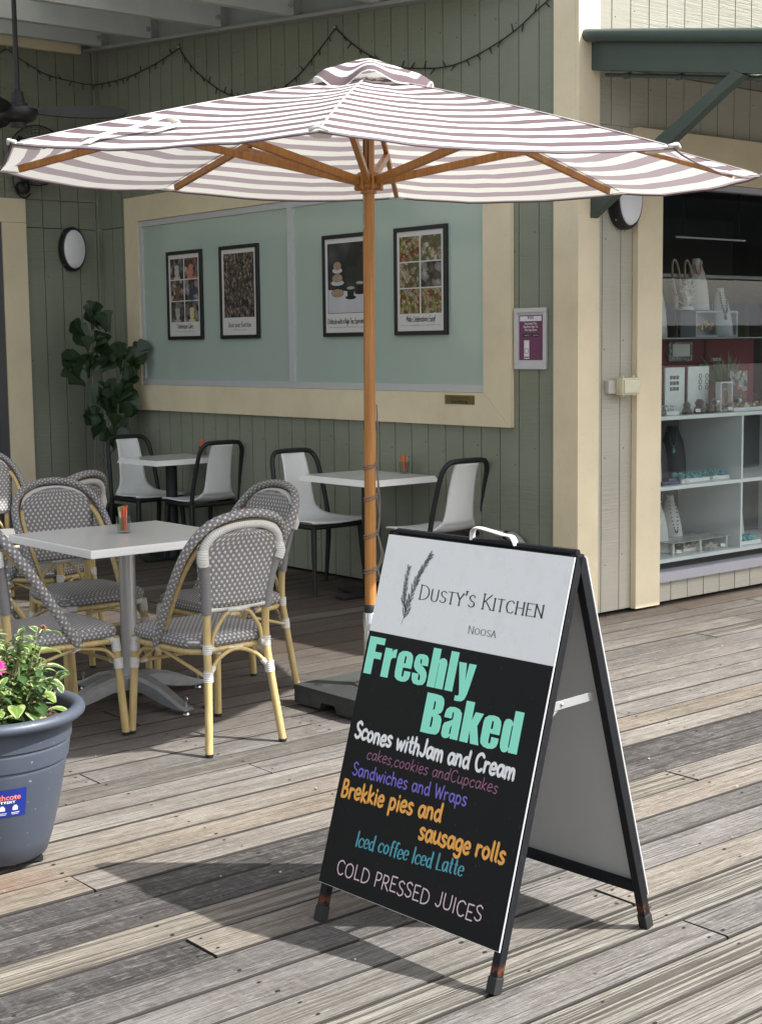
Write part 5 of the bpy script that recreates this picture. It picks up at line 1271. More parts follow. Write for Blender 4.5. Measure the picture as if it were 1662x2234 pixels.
# flood light box
t = thing('floodlight', (6.42, FY, 1.30), 'small pale weatherproof floodlight box on the beige boards beside the shop window', 'floodlight')
mb = MB(); mb.box(6.318, 6.40, FY-.035, FY-.001, 1.262, 1.338, bev=.006); mb.build('bracket', simple('box_grey', (.50, .48, .45), .5), t)
mb = MB(); mb.box(6.372, 6.522, FY-.088, FY-.036, 1.252, 1.352, bev=.012); 
for x in (6.40, 6.49): mb.box(x-.008, x+.008, FY-.07, FY-.04, 1.3525, 1.361, bev=.002); mb.box(x-.006, x+.006, FY-.07, FY-.05, 1.243, 1.2515)
body = mb.build('body', simple('yellowed_plastic', (.56, .53, .36), .35, 0, .12, 26), t, 40)
mb = MB(); mb.box(6.384, 6.510, FY-.094, FY-.0885, 1.264, 1.340, bev=.004); mb.build('lens', simple('ribbed_lens', (.66, .64, .48), .22, 0, .15, 60, .5, 160, .5, (1, 1, .2)), body)
# pipe at the foot of the wall
mb = MB(); mb.tube(cr([(6.05, 6.22, .445), (6.05, 6.08, .435), (6.05, 6.02, .405), (6.05, 5.985, .33), (6.05, 5.985, .03)], 6), .024, 14); 
for a, b in (((6.05, 6.10, .437), (6.05, 6.07, .434)), ((6.05, 6.012, .395), (6.05, 6.0, .372))): mb.tube([a, b], .029, 14)
pp = tag(mb.build('drain_pipe', simple('grey_pvc', (.30, .31, .29), .45), None, 45), 'grey plastic elbow pipe low on the green wall behind the sign handle', 'pipe')
mb = MB(); mb.tube([(6.05, 6.145, .441), (6.05, 6.118, .439)], .0275, 14); mb.build('rubber_band', M['black'], pp, 40)
# parking notice
PX = WX-.002
t = thing('parking_notice', (WX, 5.98, 1.575), 'purple parking app notice in a silver snap frame on the green wall', 'notice')
y0, y1, z0, z1 = 5.853, 6.106, 1.402, 1.748
mb = MB(); fw = .026
for a, b, c, d in ((y0, y1, z0, z0+fw), (y0, y1, z1-fw, z1), (y0, y0+fw, z0+fw, z1-fw), (y1-fw, y1, z0+fw, z1-fw)): mb.box(PX-.016, PX, a, b, c, d, bev=.003)
mb.build('frame', M['alu'], t)
def TW(plane): return lambda u, v, h: Vector((plane-h, u, v))
mb = MB(); mb.box(PX-.006, PX-.001, y0+fw, y1-fw, z0+fw, z1-fw); sheet = mb.build('sheet', simple('notice_lilac', (.58, .55, .60), .4), t)
mb = MB(); mb.box(PX-.0072, PX-.0062, y0+fw+.008, y1-fw-.008, z0+fw+.026, z1-fw-.014); pur = mb.build('purple_field', simple('notice_purple', (.155, .035, .105), .4), sheet)
mb = MB(); mb.box(PX-.0082, PX-.0074, y0+fw+.016, y1-fw-.016, z1-fw-.048, z1-fw-.020); mb.build('number_strip', simple('strip_white', (.74, .73, .75), .45), pur)
ym = (y0+y1)/2
def TNL(plane):   # text that reads left to right when seen from -x: u runs towards -y
    return lambda u, v, h: Vector((plane-h, ym-u, v))
TN = TNL(PX-.0074)
type_text('9101', TNL(PX-.0083), -.022, 1.685, .044, .016, BK, 'lettering', pur, .03)
for s, z, wd in (('Download The', 1.655, .094), ('EasyPark App Via', 1.637, .112), ('The App Store', 1.619, .096)): type_text(s, TN, -wd/2, z, wd, .0120, W_, 'lettering', pur, .02)
mb = MB()
for u in (-.062, .005): mb.box(PX-.0082, PX-.0074, ym-u-.055, ym-u, 1.586, 1.604)
mb.build_split('store_button', M['black'], pur)
for s, u in (('Google Play', -.048), ('App Store', .020)): type_text(s, TNL(PX-.0083), u, 1.592, .038, .006, W_, 'lettering', pur)
for s, z, wd in (('For app assistance call', 1.574, .07),): pass
mb = MB(); mb.box(PX-.0082, PX-.0074, ym+.012, ym+.052, 1.462, 1.566, bev=.0003); ph = mb.build('phone_picture', simple('phone_white', (.72, .72, .74), .4), pur)
mb = MB(); C_ = (PX-.0084, ym+.032, 1.506); mb.tube([(C_[0], C_[1]+.015*math.cos(a), C_[2]+.015*math.sin(a)) for a in [6.2832*i/20 for i in range(20)]], .0012, 5, closed=True); mb.box(PX-.0088, PX-.0083, ym+.014, ym+.050, 1.468, 1.474); mb.build('phone_mark', BK, ph)
# brass plate
t = thing('no_smoking_plate', (WX-.03, 6.55, 1.218), 'small brass no-smoking plate on the cream window sill board', 'plate')
mb = MB(); mb.box(WX-.0355, WX-.0325, 6.419, 6.677, 1.192, 1.246); pt = mb.build('brass_face', simple('dull_brass', (.20, .155, .060), .38, .7, .15), t)
ym = 6.548; type_text('Thank you for not', TNL(WX-.0356), -.082, 1.226, .164, .0115, BK, 'lettering', pt, 0); type_text('Smoking', TNL(WX-.0356), -.072, 1.200, .144, .019, BK, 'lettering', pt, .03)
# framed posters
def photo_mat(name, cols, scale, seed, stretch=(1, 1, 1)):
    t = NT(name); co = t.mapping(t.coord(), stretch, (seed*1.7, seed*.9, seed*.3))
    v = t.new('ShaderNodeTexVoronoi'); t.link(t.mix(.06, co, t.noise(co, 30, 3)), v.inputs['Vector']); v.inputs['Scale'].default_value = scale
    s = t.new('ShaderNodeSeparateColor'); t.link(v.outputs['Color'], s.inputs[0])
    n = len(cols); c = t.ramp(s.outputs[0], [(i/n, c_) for i, c_ in enumerate(cols)], 'CONSTANT')
    d = t.ramp(v.outputs['Distance'], [(0.0, 1.15), (.5, .5)]); n2 = t.noise(co, 90, 3)
    c = t.mix(1.0, c, d, 'MULTIPLY'); c = t.mix(t.math('MULTIPLY', n2, .3), c, (.05, .04, .035))
    t.base(c, .25, 0, .4); return t.m
PM = [photo_mat('photo_platter', [(.45, .40, .16), (.30, .07, .04), (.50, .33, .15), (.16, .20, .05), (.58, .50, .36)], 42, 1), photo_mat('photo_box', [(.34, .24, .13), (.55, .46, .30), (.20, .13, .07), (.18, .19, .08), (.62, .56, .44)], 36, 2), photo_mat('photo_cake', [(.06, .055, .05), (.34, .16, .11), (.60, .52, .42), (.10, .09, .085), (.22, .20, .19)], 24, 3), photo_mat('photo_table', [(.08, .06, .045), (.26, .16, .09), (.42, .36, .28), (.12, .12, .13), (.05, .04, .04)], 62, 4, (1, 1.6, .8)), photo_mat('photo_high_tea', [(.05, .05, .05), (.10, .10, .095), (.07, .075, .07)], 7, 5), photo_mat('photo_dark', [(.05, .05, .055), (.22, .22, .22), (.12, .10, .08), (.40, .38, .34)], 18, 6)]
PAP = simple('poster_paper', (.60, .595, .585), .3, 0, .03)
def poster(y0, y1, label, cells, caption, capw, extra=None):
    z0, z1 = 1.607, 2.266; ymid = (y0+y1)/2
    t = thing('framed_poster', (WX, ymid, (z0+z1)/2), label, 'poster', 'framed posters on the frosted window')
    mb = MB(); fw = .026; xa, xb = WX-.034, WX-.0125
    for a, b, c, d in ((y0, y1, z0, z0+fw), (y0, y1, z1-fw, z1), (y0, y0+fw, z0+fw, z1-fw), (y1-fw, y1, z0+fw, z1-fw)): mb.box(xa, xb, a, b, c, d, bev=.002)
    mb.build('frame', M['black'], t)
    mb = MB(); mb.box(xa+.008, xb, y0+fw, y1-fw, z0+fw, z1-fw); sh = mb.build('print', PAP, t)
    W2, H2 = y1-y0-2*fw, z1-z0-2*fw
    T = lambda u, v, h: Vector((xa+.008-h, y1-fw-u, z0+fw+v))
    mb = MB()
    for (u0, u1, v0, v1, k) in cells: mb.face([mb.v(T(u*W2, v*H2, .0007)) for u, v in ((u0, v0), (u1, v0), (u1, v1), (u0, v1))], k)
    mb.build('photos', PM, sh, recalc=False)
    mb = MB(); stroke_text(mb, caption, T, (.5-capw/2)*W2, .094*H2, (.5+capw/2)*W2, .094*H2, .034, .0036, None, .15, jitter=.06); mb.build('lettering', BK, sh, recalc=False)
    if extra: extra(T, W2, H2, sh)
    return t
def grid6(ks): return [(.055+.46*(i % 2), .485+.46*(i % 2), .175+.262*(i//2), .425+.262*(i//2), k) for i, k in enumerate(ks)]
SUB = ink('caption_grey', (.22, .22, .22))
def sub(s, w_): return lambda T, W2, H2, sh: type_text(s, T, (.5-w_/2)*W2, .052*H2, w_*W2, .0085, SUB, 'lettering', sh)
def cakes(T, W2, H2, sh):
    rnd = random.Random(2); cols = [(.42, .40, .37), (.50, .17, .13), (.13, .07, .045), (.03, .05, .11), (.34, .33, .31), (.55, .46, .24)]
    for i in range(6):
        cu, cv = (.27+.46*(i % 2))*W2, (.80-.262*(i//2))*H2; mb = MB()
        e = lambda a, b, dx, dy, h: mb.face([mb.v(T(cu+dx+a*math.cos(k*.3927), cv+dy+b*math.sin(k*.3927), h)) for k in range(16)])
        e(.045, .012, 0, -.052, .0010); e(.030, .040, 0, -.008, .0013); e(.033, .018, 0, .026, .0016)
        mb.build('cake_picture', simple('cake_print', cols[i], .35, 0, .35, 60), sh, recalc=False)
    sub('Order your celebration cake here', .62)(T, W2, H2, sh)
def tea(T, W2, H2, sh):
    mb = MB(); f = lambda pts, h, k: mb.face([mb.v(T(u*W2, v*H2, h)) for u, v in pts], k)
    f([(.07, .21), (.94, .21), (.94, .42), (.07, .46)], .0010, 0)           # pale cloth
    el = lambda cu, cv, a, b, h, k: f([(cu+a*math.cos(i*.3142), cv+b*math.sin(i*.3142)) for i in range(20)], h, k)
    for (v, a) in ((.37, .20), (.53, .16), (.66, .12)): el(.30, v, a, .030, .0013, 0); el(.30, v+.05, a*.8, .045, .0016, 1)
    for (u, v) in ((.62, .42), (.84, .47)): el(u, v-.05, .13, .022, .0013, 2); f([(u-.09, v+.05), (u+.09, v+.05), (u+.07, v-.05), (u-.07, v-.05)], .0017, 2); el(u, v+.05, .09, .016, .0019, 3)
    mb.build('tea_picture', [simple('cloth_print', (.46, .46, .48), .4), simple('sandwich_print', (.30, .21, .14), .5, 0, .75, 90), M['black'], simple('tea_print', (.35, .33, .30), .4)], sh, recalc=False)
    sub("Make a Reservation with Dusty's Kitchen today", .84)(T, W2, H2, sh)
ph_cells = lambda k: [(.06, .94, .205, .95, k)]
poster(9.328, 9.806, 'framed poster of six cakes, leftmost on the frosted window', grid6([5, 5, 2, 5, 5, 2]), 'Celebration Cakes', .52, cakes)
poster(8.610, 9.090, 'framed poster of a set long table, reading Book your function', ph_cells(3), 'Book your function', .66, sub('At Dusty’s Kitchen'.replace('’', "'"), .40))
poster(7.392, 7.872, 'framed poster of a tiered cake stand and black cups behind the umbrella pole', ph_cells(4), 'Celebrate with a High Tea Experience', .92, tea)
poster(6.660, 7.144, 'framed poster of six food platters, rightmost on the frosted window', grid6([0, 0, 1, 5, 0, 1]), 'Make Celebrations Easy!', .62, sub("Order your Catering Platters from Dusty's Kitchen today", .84))

# ceiling fan
FC = Vector((4.12, 8.25, 0)); t = thing('ceiling_fan', (FC.x, FC.y, 2.9), 'black three-bladed ceiling fan on a long rod at the upper left', 'ceiling fan')
mb = MB(); mb.tube([(FC.x, FC.y, 3.0), (FC.x, FC.y, 3.86)], .0145, 12); mb.build('rod', M['black'], t, 40)
mb = MB(); mb.lathe([(0, .10), (.018, .10), (.020, .085), (.034, .08), (.046, .02), (.060, .015), (.060, -.005), (0, -.005)], 28, (FC.x, FC.y, 2.975)); mb.build('cover', M['blackmatte'], t, 40)
mb = MB(); mb.lathe([(0, .0), (.10, -.002), (.116, -.012), (.118, -.035), (.105, -.065), (.08, -.082), (.05, -.09), (.045, -.115), (.0, -.118)], 32, (FC.x, FC.y, 2.965)); mb.build('motor', M['black'], t, 40)
for k in range(3):
    a = math.atan2(-.50, .866)+k*2*math.pi/3; d = Vector((math.cos(a), math.sin(a), 0)); s_ = Vector((-d.y, d.x, .62)).normalized(); mb = MB(); n = s_.cross(d); c0 = Vector((FC.x, FC.y, 2.945)); A = []
    for (r, w0, w1) in ((.09, -.03, .03), (.16, -.055, .055), (.30, -.085, .080), (.45, -.09, .085), (.56, -.08, .075), (.615, -.045, .040), (.635, -.012, .012)):
        A.append([mb.v(c0+d*r+s_*w0-n*.004), mb.v(c0+d*r+s_*w1-n*.004), mb.v(c0+d*r+s_*w1+n*.004), mb.v(c0+d*r+s_*w0+n*.004)])
    for i in range(len(A)-1):
        for j in range(4): mb.face((A[i][j], A[i][(j+1) % 4], A[i+1][(j+1) % 4], A[i+1][j]))
    mb.face(A[0]); mb.face(list(reversed(A[-1]))); mb.build('blade', M['blackmatte'], t, 50)
# wall fan
WC = Vector((5.47, IY-.21, 3.03)); t = thing('wall_fan', (WC.x, IY, WC.z), 'black caged wall fan on the side wall behind the umbrella tip', 'fan')
mb = MB(); rr = .225; ax = Vector((-.15, -1, -.12)).normalized(); bx = ax.cross(Vector((0, 0, 1))).normalized(); by = bx.cross(ax)
prof = lambda q, s: (rr*math.cos(q), s*.075*math.sin(q)**1.0)
for s in (1, -1):
    for q in [i*math.pi/2/9 for i in range(0, 9)]:
        r_, h = prof(q, s); mb.tube([WC+ax*h+(bx*math.cos(a)+by*math.sin(a))*r_ for a in [6.2832*i/40 for i in range(40)]], .0012 if q else .005, 4, closed=True)
    for k in range(36):
        a = 6.2832*k/36; mb.tube([WC+ax*prof(q, s)[1]+(bx*math.cos(a)+by*math.sin(a))*prof(q, s)[0] for q in (0, .35, .7, 1.05, 1.4)], .0011, 4)
mb.lathe([(0, .082), (.045, .080), (.045, .068), (0, .068)], 20, WC, ax); mb.build('cage', M['black'], t)
for k in range(3):
    mb = MB(); a = 2.1*k+.5; d = bx*math.cos(a)+by*math.sin(a); e = ax.cross(d)
    mb.face([mb.v(WC+d*r_+e*w_+ax*w_*.4) for r_, w_ in ((.03, -.02), (.12, -.07), (.19, -.06), (.20, .03), (.12, .06), (.03, .02))]); mb.build('blade', M['blackmatte'], t, solid=.003)
mb = MB(); mb.lathe([(.0, 0), (.05, 0), (.062, .03), (.055, .11), (0, .115)], 20, WC-ax*.02, -ax); mb.build('motor', M['black'], t, 40)
mb = MB(); mb.tube(cr([WC-ax*.10, (5.45, IY-.08, 2.88), (5.44, IY-.06, 2.80)], 5), .02, 8); mb.lathe([(0, 0), (.05, 0), (.05, .06), (.03, .07), (0, .07)], 20, (5.43, IY-.001, 2.80), (0, -1, 0)); mb.tube(cr([(5.38, IY-.03, 2.95), (5.34, IY-.05, 2.86), (5.37, IY-.05, 2.76), (5.44, IY-.04, 2.72), (5.49, IY-.04, 2.76)], 6), .006, 6); mb.build('wall_bracket', M['black'], t, 40)
# fairy lights
x_ = WX-.012; y_ = IY-.012
segs = [[(5.0, y_, 3.70), (5.2, y_, 3.76), (5.348, y_, 3.848)], [(5.348, y_, 3.848), (5.485, y_, 3.77), (5.68, y_, 3.688), (5.923, y_, 3.655), (6.03, IY-.05, 3.64), (x_, 10.75, 3.640), (x_, 10.35, 3.633), (x_, 10.0, 3.662), (x_, 9.767, 3.698), (x_, 9.572, 3.737)],
 [(x_, 9.572, 3.737), (x_, 9.45, 3.61), (x_, 9.25, 3.47), (x_, 9.0, 3.34), (x_, 8.75, 3.27), (x_, 8.45, 3.25), (x_, 8.15, 3.325), (x_, 7.95, 3.43), (x_, 7.718, 3.572)], [(x_, 7.718, 3.572), (x_, 7.577, 3.467), (x_, 7.40, 3.36), (x_, 7.15, 3.25), (x_, 6.83, 3.190), (x_, 6.632, 3.177), (x_, 6.472, 3.193), (x_, 6.278, 3.235), (x_, 6.09, 3.294), (x_, 5.945, 3.364), (x_, 5.80, 3.43)]]
mb = MB(); bl = MB(); rnd = random.Random(6)
for s_ in segs:
    P = cr(s_, 8); mb.tube(P, .0042, 5); acc = 0
    for i in range(1, len(P)):
        acc += (P[i]-P[i-1]).length
        if acc > .085:
            acc = 0; d = Vector((rnd.uniform(-.3, .1) if P[i].x > 6.05 else rnd.uniform(-1, 1), rnd.uniform(-1, 1) if P[i].x > 6.05 else rnd.uniform(-.3, .1), rnd.choice((-1, 1, -1))*rnd.uniform(.6, 1.3))).normalized()
            bl.tube([P[i], P[i]+d*.045], [.0045, .003], 5)
fl = mb.build('fairy_lights', M['black'], None, 60); tag(fl, 'dark string of unlit fairy lights looped along the top of the green walls', 'string lights')
bl.build_split('bulb', M['blackmatte'], fl)
mb = MB()
for p in ((5.348, y_, 3.855), (x_, 9.572, 3.745), (x_, 7.718, 3.58)): mb.lathe([(0, 0), (.010, .0), (.012, .01), (0, .014)], 8, p, (-1, 0, 0) if p[0] > 6.05 else (0, -1, 0))
mb.build_split('hook', M['steel'], fl)

# ================================================================ inside the shop window
SW_ = simple('shelf_white', (.66, .68, .67), .4, 0, .04)
su = thing('display_shelves', (7.6, 5.95, 0), 'white display shelves of jewellery behind the shop glass', 'shelves')
for z in (1.098, .680, .246):
    mb = MB(); mb.box(6.80, 12.4, FY+.055, FY+.55, z-.011, z+.011); mb.build('shelf', SW_, su)
for x in (7.665, 8.53, 9.4):
    mb = MB(); mb.box(x-.009, x+.009, FY+.0555, FY+.55, .258, .668); mb.box(x-.009, x+.009, FY+.0555, FY+.55, .692, 1.086); mb.build('divider', SW_, su)
mb = MB(); mb.box(6.80, 12.4, FY+.552, FY+.56, .23, 1.11); mb.build('back_panel', simple('panel_grey', (.11, .112, .112), .5), su)
mb = MB(); mb.box(6.80, 12.4, FY+.06, FY+.50, 1.564, 1.572); mb.build('glass_shelf', simple('glass_edge', (.16, .185, .18), .15), su)
VEL = simple('display_linen', (.47, .47, .45), .8, 0, .08, 30, .2); VED = simple('display_black', (.02, .02, .023), .7)
def bust(x, y, z, h, label, mat=VEL, beads=None, bw=None, rz=0, drop=.5, brad=.005, pend=None):
    t = thing('necklace_bust', (x, y, z), label, 'display bust', 'necklace busts in the shop window'); t.rotation_euler.z = 0
    mb = MB(); w_ = bw or h*.40; cz, sz = math.cos(R(rz)), math.sin(R(rz))
    def P(lx, ly, lz): return Vector((x+cz*lx-sz*ly, y+sz*lx+cz*ly, z+lz))
    pr_ = [(0, .50, -.02), (.25, .50, .04), (.5, .47, .10), (.7, .40, .155), (.82, .30, .19), (.92, .24, .21), (1.0, .20, .215)]
    def f(u, v):
        i = min(int(v*(len(pr_)-1)), len(pr_)-2); q = v*(len(pr_)-1)-i; a, b = pr_[i], pr_[i+1]; k = 2*u-1
        return P(k*w_*(a[1]+(b[1]-a[1])*q), (a[2]+(b[2]-a[2])*q)*h-.10*h*(1-k*k)+.05*h, h*(a[0]+(b[0]-a[0])*q))
    mb.grid(f, 10, 14); o = mb.build('stand', mat, t, None, solid=.006)
    for p in o.data.polygons: p.use_smooth = True
    mb = MB(); mb.bar(P(0, .2*h, .6*h), P(0, .36*h, 0), .03, .006); mb.build('prop', mat, t)
    if beads:
        mb = MB(); pts = []
        for i in range(25):
            k = (i/24)*2-1; v = .88-drop*(1-abs(k)**2.2)*.9; u = .5+.5*k*(.95 if v > .8 else .62); pts.append(f(u, v)+Vector((-sz*-.008, -.012*cz, .0)))
        for p in pts: mb.lathe([(0, -brad), (brad*.8, -brad*.6), (brad, 0), (brad*.8, brad*.6), (0, brad)], 6, p)
        if pend: mb.lathe([(0, .0), (.006, -.012), (.012, -.03), (.006, -.044), (0, -.046)], 8, pts[12])
        mb.build('necklace', beads, t, 60)
    return t
AMB = simple('amber_beads', (.45, .19, .08), .3); PNK = simple('rose_beads', (.50, .28, .26), .35); BLKB = simple('onyx_beads', (.02, .022, .025), .25); SIL = simple('silver_beads', (.6, .6, .58), .3, .6); BRN = simple('brown_beads', (.16, .085, .06), .4); TRQ = simple('turquoise_beads', (.10, .30, .32), .35, 0, .3, 40)
bust(7.04, 5.90, 1.573, .40, 'cream necklace bust at the left end of the upper glass shelf', rz=-38, bw=.20)
bust(7.50, 5.90, 1.742, .32, 'pale necklace bust with rose beads standing on the display case', beads=PNK, brad=.008, drop=.42, rz=-34)
bust(7.71, 5.86, 1.573, .31, 'grey necklace bust with a black bead string and silver pendant', simple('display_grey', (.40, .41, .41), .8), BLKB, rz=-22, pend=True, drop=.62, brad=.0065)
bust(7.035, 5.86, .692, .26, 'white bust with silver chain at the left of the middle shelf', beads=SIL, bw=.09, rz=-40)
bust(7.17, 5.95, .692, .31, 'black velvet bust with a dark blue drop pendant on the middle shelf', VED, simple('blue_glass', (.03, .05, .35), .2), bw=.15, rz=-35, pend=True, brad=.0025)
bust(7.36, 5.98, .692, .33, 'black velvet bust with a pale green pendant on the middle shelf', VED, simple('sea_glass', (.20, .34, .32), .2), bw=.16, rz=-45, pend=True, brad=.0025)
bust(7.085, 5.86, .258, .33, 'linen bust with a silver shell necklace on the bottom shelf', beads=SIL, bw=.14, rz=-30, drop=.55, brad=.007)
bust(7.34, 5.94, .258, .33, 'linen bust with a long brown bead string on the bottom shelf', beads=BRN, bw=.13, rz=-20, drop=.75, brad=.005)
bust(7.86, 5.90, .258, .33, 'linen bust with brown stones at the right end of the bottom shelf', beads=BRN, bw=.16, rz=-40, brad=.009)
bust(7.88, 5.95, .692, .33, 'black bust with turquoise beads at the right end of the middle shelf', VED, TRQ, bw=.18, rz=-40, brad=.010)
# display case
t = thing('display_case', (7.66, 5.93, 1.573), 'grey glass-fronted bracelet case on the upper glass shelf', 'case')
mb = MB(); a, b, c, d = 7.44, 7.86, 1.575, 1.738
for q in ((a, b, c, c+.012), (a, b, d-.012, d), (a, a+.012, c+.012, d-.012), (b-.012, b, c+.012, d-.012)): mb.box(q[0], q[1], 5.88, 6.0, q[2], q[3])
mb.box(a+.012, b-.012, 5.985, 5.995, c+.012, d-.012); mb.build('body', simple('case_grey', (.34, .345, .345), .5), t)
mb = MB(); rnd = random.Random(8)
for i in range(9):
    x = a+.03+i*.042; z = c+.075+rnd.uniform(-.01, .02); mb.tube([(x+.012*math.cos(q), 5.93, z+.026*math.sin(q)) for q in [6.2832*j/12 for j in range(12)]], .003, 5, closed=True)
mb.build('bangles', simple('gold', (.60, .42, .22), .25, .9), t, 60)
# coral ornament
mb = MB(); rnd = random.Random(12); c = Vector((7.37, 5.90, 1.742))
mb.lathe([(0, 0), (.05, 0), (.045, .02), (0, .03)], 12, c); mb.tube(cr([c+Vector((0, 0, .02)), c+Vector((.01, 0, .08)), c+Vector((-.015, 0, .15))], 5), .016, 8)
for i in range(60):
    b_ = c+Vector((rnd.uniform(-.02, .02), rnd.uniform(-.02, .02), rnd.uniform(.03, .17))); d_ = Vector((rnd.uniform(-1, 1), rnd.uniform(-1, .3), rnd.uniform(-.3, 1))).normalized(); mb.tube([b_, b_+d_*rnd.uniform(.03, .07)], [.006, .0025], 5)
tag(mb.build('coral_ornament', simple('coral_white', (.58, .58, .56), .6), None, 60), 'spiky white coral ornament standing on the display case', 'ornament')
for i, (x, lab, s) in enumerate(((7.31, 'tall amber and silver collar necklace left of the coral ornament', 1), (7.43, 'tall amber and silver collar necklace between coral and bust', 1))):
    mb = MB(); mb.tube([(x+.034*math.cos(q), 5.93+.02*math.sin(q), 1.93+.12*math.sin(q)) for q in [-.9+4.94*j/20 for j in range(21)]], .0075, 6); mb.bar((x, 5.935, 1.742), (x, 5.935, 1.83), .03, .02)
    tag(mb.build('collar_stand', simple('horn_a' if i else 'horn_b', (.30, .22, .15), .4, 0, .5, 30), None, 60), lab, 'necklace')
# red jewellery boards
RED = simple('burgundy_felt', (.16, .012, .022), .75, 0, .12)
for x0, x1, lab in ((7.02, 7.80, 'burgundy felt board with a small card, left of the pair'), (7.83, 8.33, 'burgundy felt board behind the leafy plant, right of the pair')):
    mb = MB(); mb.box(x0, x1, 6.10, 6.12, 1.112, 1.558); tag(mb.build('felt_board', RED), lab, 'board')
t = thing('framed_card', (7.55, 6.09, 1.48), 'small white card in a patterned frame on the burgundy board', 'card')
mb = MB(); mb.box(7.435, 7.665, 6.084, 6.098, 1.425, 1.545); mb.build('frame', photo_mat('shell_frame', [(.25, .33, .34), (.55, .56, .53), (.12, .15, .17), (.40, .44, .42)], 60, 3), t)
mb = MB(); mb.box(7.468, 7.635, 6.080, 6.0835, 1.455, 1.532); pc = mb.build('paper', simple('card_white', (.70, .72, .68), .5), t)
# white earring cards
for x0, x1, z1, lab in ((7.20, 7.385, 1.39, 'white earring card with dark earrings, on the left'), (7.42, 7.625, 1.392, 'white earring card with hoop earrings, on the right')):
    t = thing('earring_card', ((x0+x1)/2, 5.92, 1.11), lab, 'earring card', 'white earring cards')
    mb = MB(); mb.box(x0, x1, 5.92, 5.928, 1.111, z1); mb.build('card', simple('card_pale', (.66, .69, .67), .55), t)
    mb = MB()
    for r_ in range(3):
        for c_ in range(3 if x0 < 7.3 else 2):
            x = x0+.055+.03*c_+(.06 if x0 > 7.3 else 0)+(.035*c_ if x0 > 7.3 else 0); z = z1-.06-.035*r_
            if x0 < 7.3: mb.box(x-.009, x+.009, 5.914, 5.919, z-.012, z+.010)
            else: mb.tube([(x+.014*math.cos(q), 5.915, z+.014*math.sin(q)) for q in [6.2832*j/10 for j in range(10)]], .0022, 4, closed=True)
    mb.build('earrings', simple('dark_silver', (.12, .12, .12), .4, .5), t)
# bracelet box
t = thing('bracelet_box', (7.65, 5.82, 1.11), 'open white box holding a round copper bracelet', 'box')
mb = MB(); 
for q in ((7.59, 7.71, 1.112, 1.120), (7.59, 7.71, 1.287, 1.295), (7.59, 7.598, 1.1205, 1.2865), (7.702, 7.71, 1.1205, 1.2865)): mb.box(q[0], q[1], 5.80, 5.84, q[2], q[3])
mb.build('case', simple('box_white', (.62, .61, .60), .5), t)
mb = MB(); mb.box(7.598, 7.702, 5.836, 5.84, 1.12, 1.287); mb.build('lining', simple('lining_grey', (.2, .2, .2), .7), t)
mb = MB(); mb.tube([(7.65+.036*math.cos(q), 5.815, 1.20+.05*math.sin(q)) for q in [6.2832*j/20 for j in range(20)]], .0045, 6, closed=True); mb.build('bracelet', simple('copper', (.62, .34, .22), .3, .8), t, 60)
# small plant in the window
t = thing('window_plant', (7.86, 5.98, 1.11), 'small dark plant with arching leaves in front of the burgundy board', 'plant')
mb = MB(); mb.lathe([(0, .001), (.05, .001), (.065, .11), (.058, .11), (.05, .09), (0, .09)], 16, (7.86, 5.98, 1.11)); mb.build('pot', M['blackmatte'], t, 40)
mb = MB(); rnd = random.Random(3)
for i in range(46):
    a = rnd.uniform(0, 6.28); leafcard(mb, Vector((7.86, 5.98, 1.20)), Vector((math.cos(a)*.7, math.sin(a)*.5, rnd.uniform(.6, 2.2))), rnd.uniform(.18, .32), .012, Vector((0, -1, .2)), rnd.uniform(.2, .7), 0, .2, 5)
mb.build('leaves', leaf_mat('arching_leaf', (.05, .10, .03), (.16, .24, .08), None, .2), t, recalc=False)
# trays of turquoise stones
def stones(x0, x1, y0, y1, z, n, seed, label, mat=TRQ):
    t = thing('stone_tray', ((x0+x1)/2, (y0+y1)/2, z), label, 'tray', 'trays of stones in the shop window'); rnd = random.Random(seed)
    mb = MB(); mb.box(x0, x1, y0, y1, z, z+.022); mb.build('tray', SW_, t)
    mb = MB()
    for i in range(n):
        p = Vector((rnd.uniform(x0+.015, x1-.015), rnd.uniform(y0+.012, y1-.012), z+.024+rnd.uniform(0, .022))); s = rnd.uniform(.010, .018); ax_ = Vector((rnd.uniform(-1, 1), rnd.uniform(-1, 1), rnd.uniform(-1, 1)))
        mb.lathe([(0, -s*.7), (s*.8, -s*.3), (s, s*.1), (s*.5, s*.6), (0, s*.7)], 6, p, ax_, smooth=False)
    mb.build('stones', mat, t)
stones(7.17, 7.44, 5.76, 5.86, .692, 70, 1, 'white tray of turquoise stones, left on the middle shelf')
stones(7.47, 7.64, 5.76, 5.88, .692, 60, 2, 'white tray of turquoise stones, right on the middle shelf')
stones(7.70, 7.95, 5.74, 5.84, .258, 60, 3, 'white tray of blue stones at the right of the bottom shelf')
stones(7.22, 7.40, 5.78, 5.86, .258, 34, 4, 'tray of mixed shells between the bottom-shelf busts', simple('shell_mix', (.40, .36, .32), .5, 0, .6, 60))
stones(7.02, 7.14, 5.76, 5.84, 1.11, 30, 5, 'round white dish of silver trinkets at the left of the counter shelf', SIL)
stones(7.66, 8.3, 5.75, 5.84, 1.11, 80, 6, 'long tray of gold and silver trinkets along the counter shelf', simple('trinket_mix', (.40, .32, .24), .3, .6, .5, 60))
mb = MB(); rnd = random.Random(14); c = Vector((7.44, 5.735, .258))
for i in range(90):
    d_ = Vector((rnd.uniform(-1, 1), rnd.uniform(-.8, .8), rnd.uniform(0, 1))).normalized(); mb.tube([c+Vector((0, 0, .012)), c+d_*rnd.uniform(.03, .058)], [.005, .002], 4)
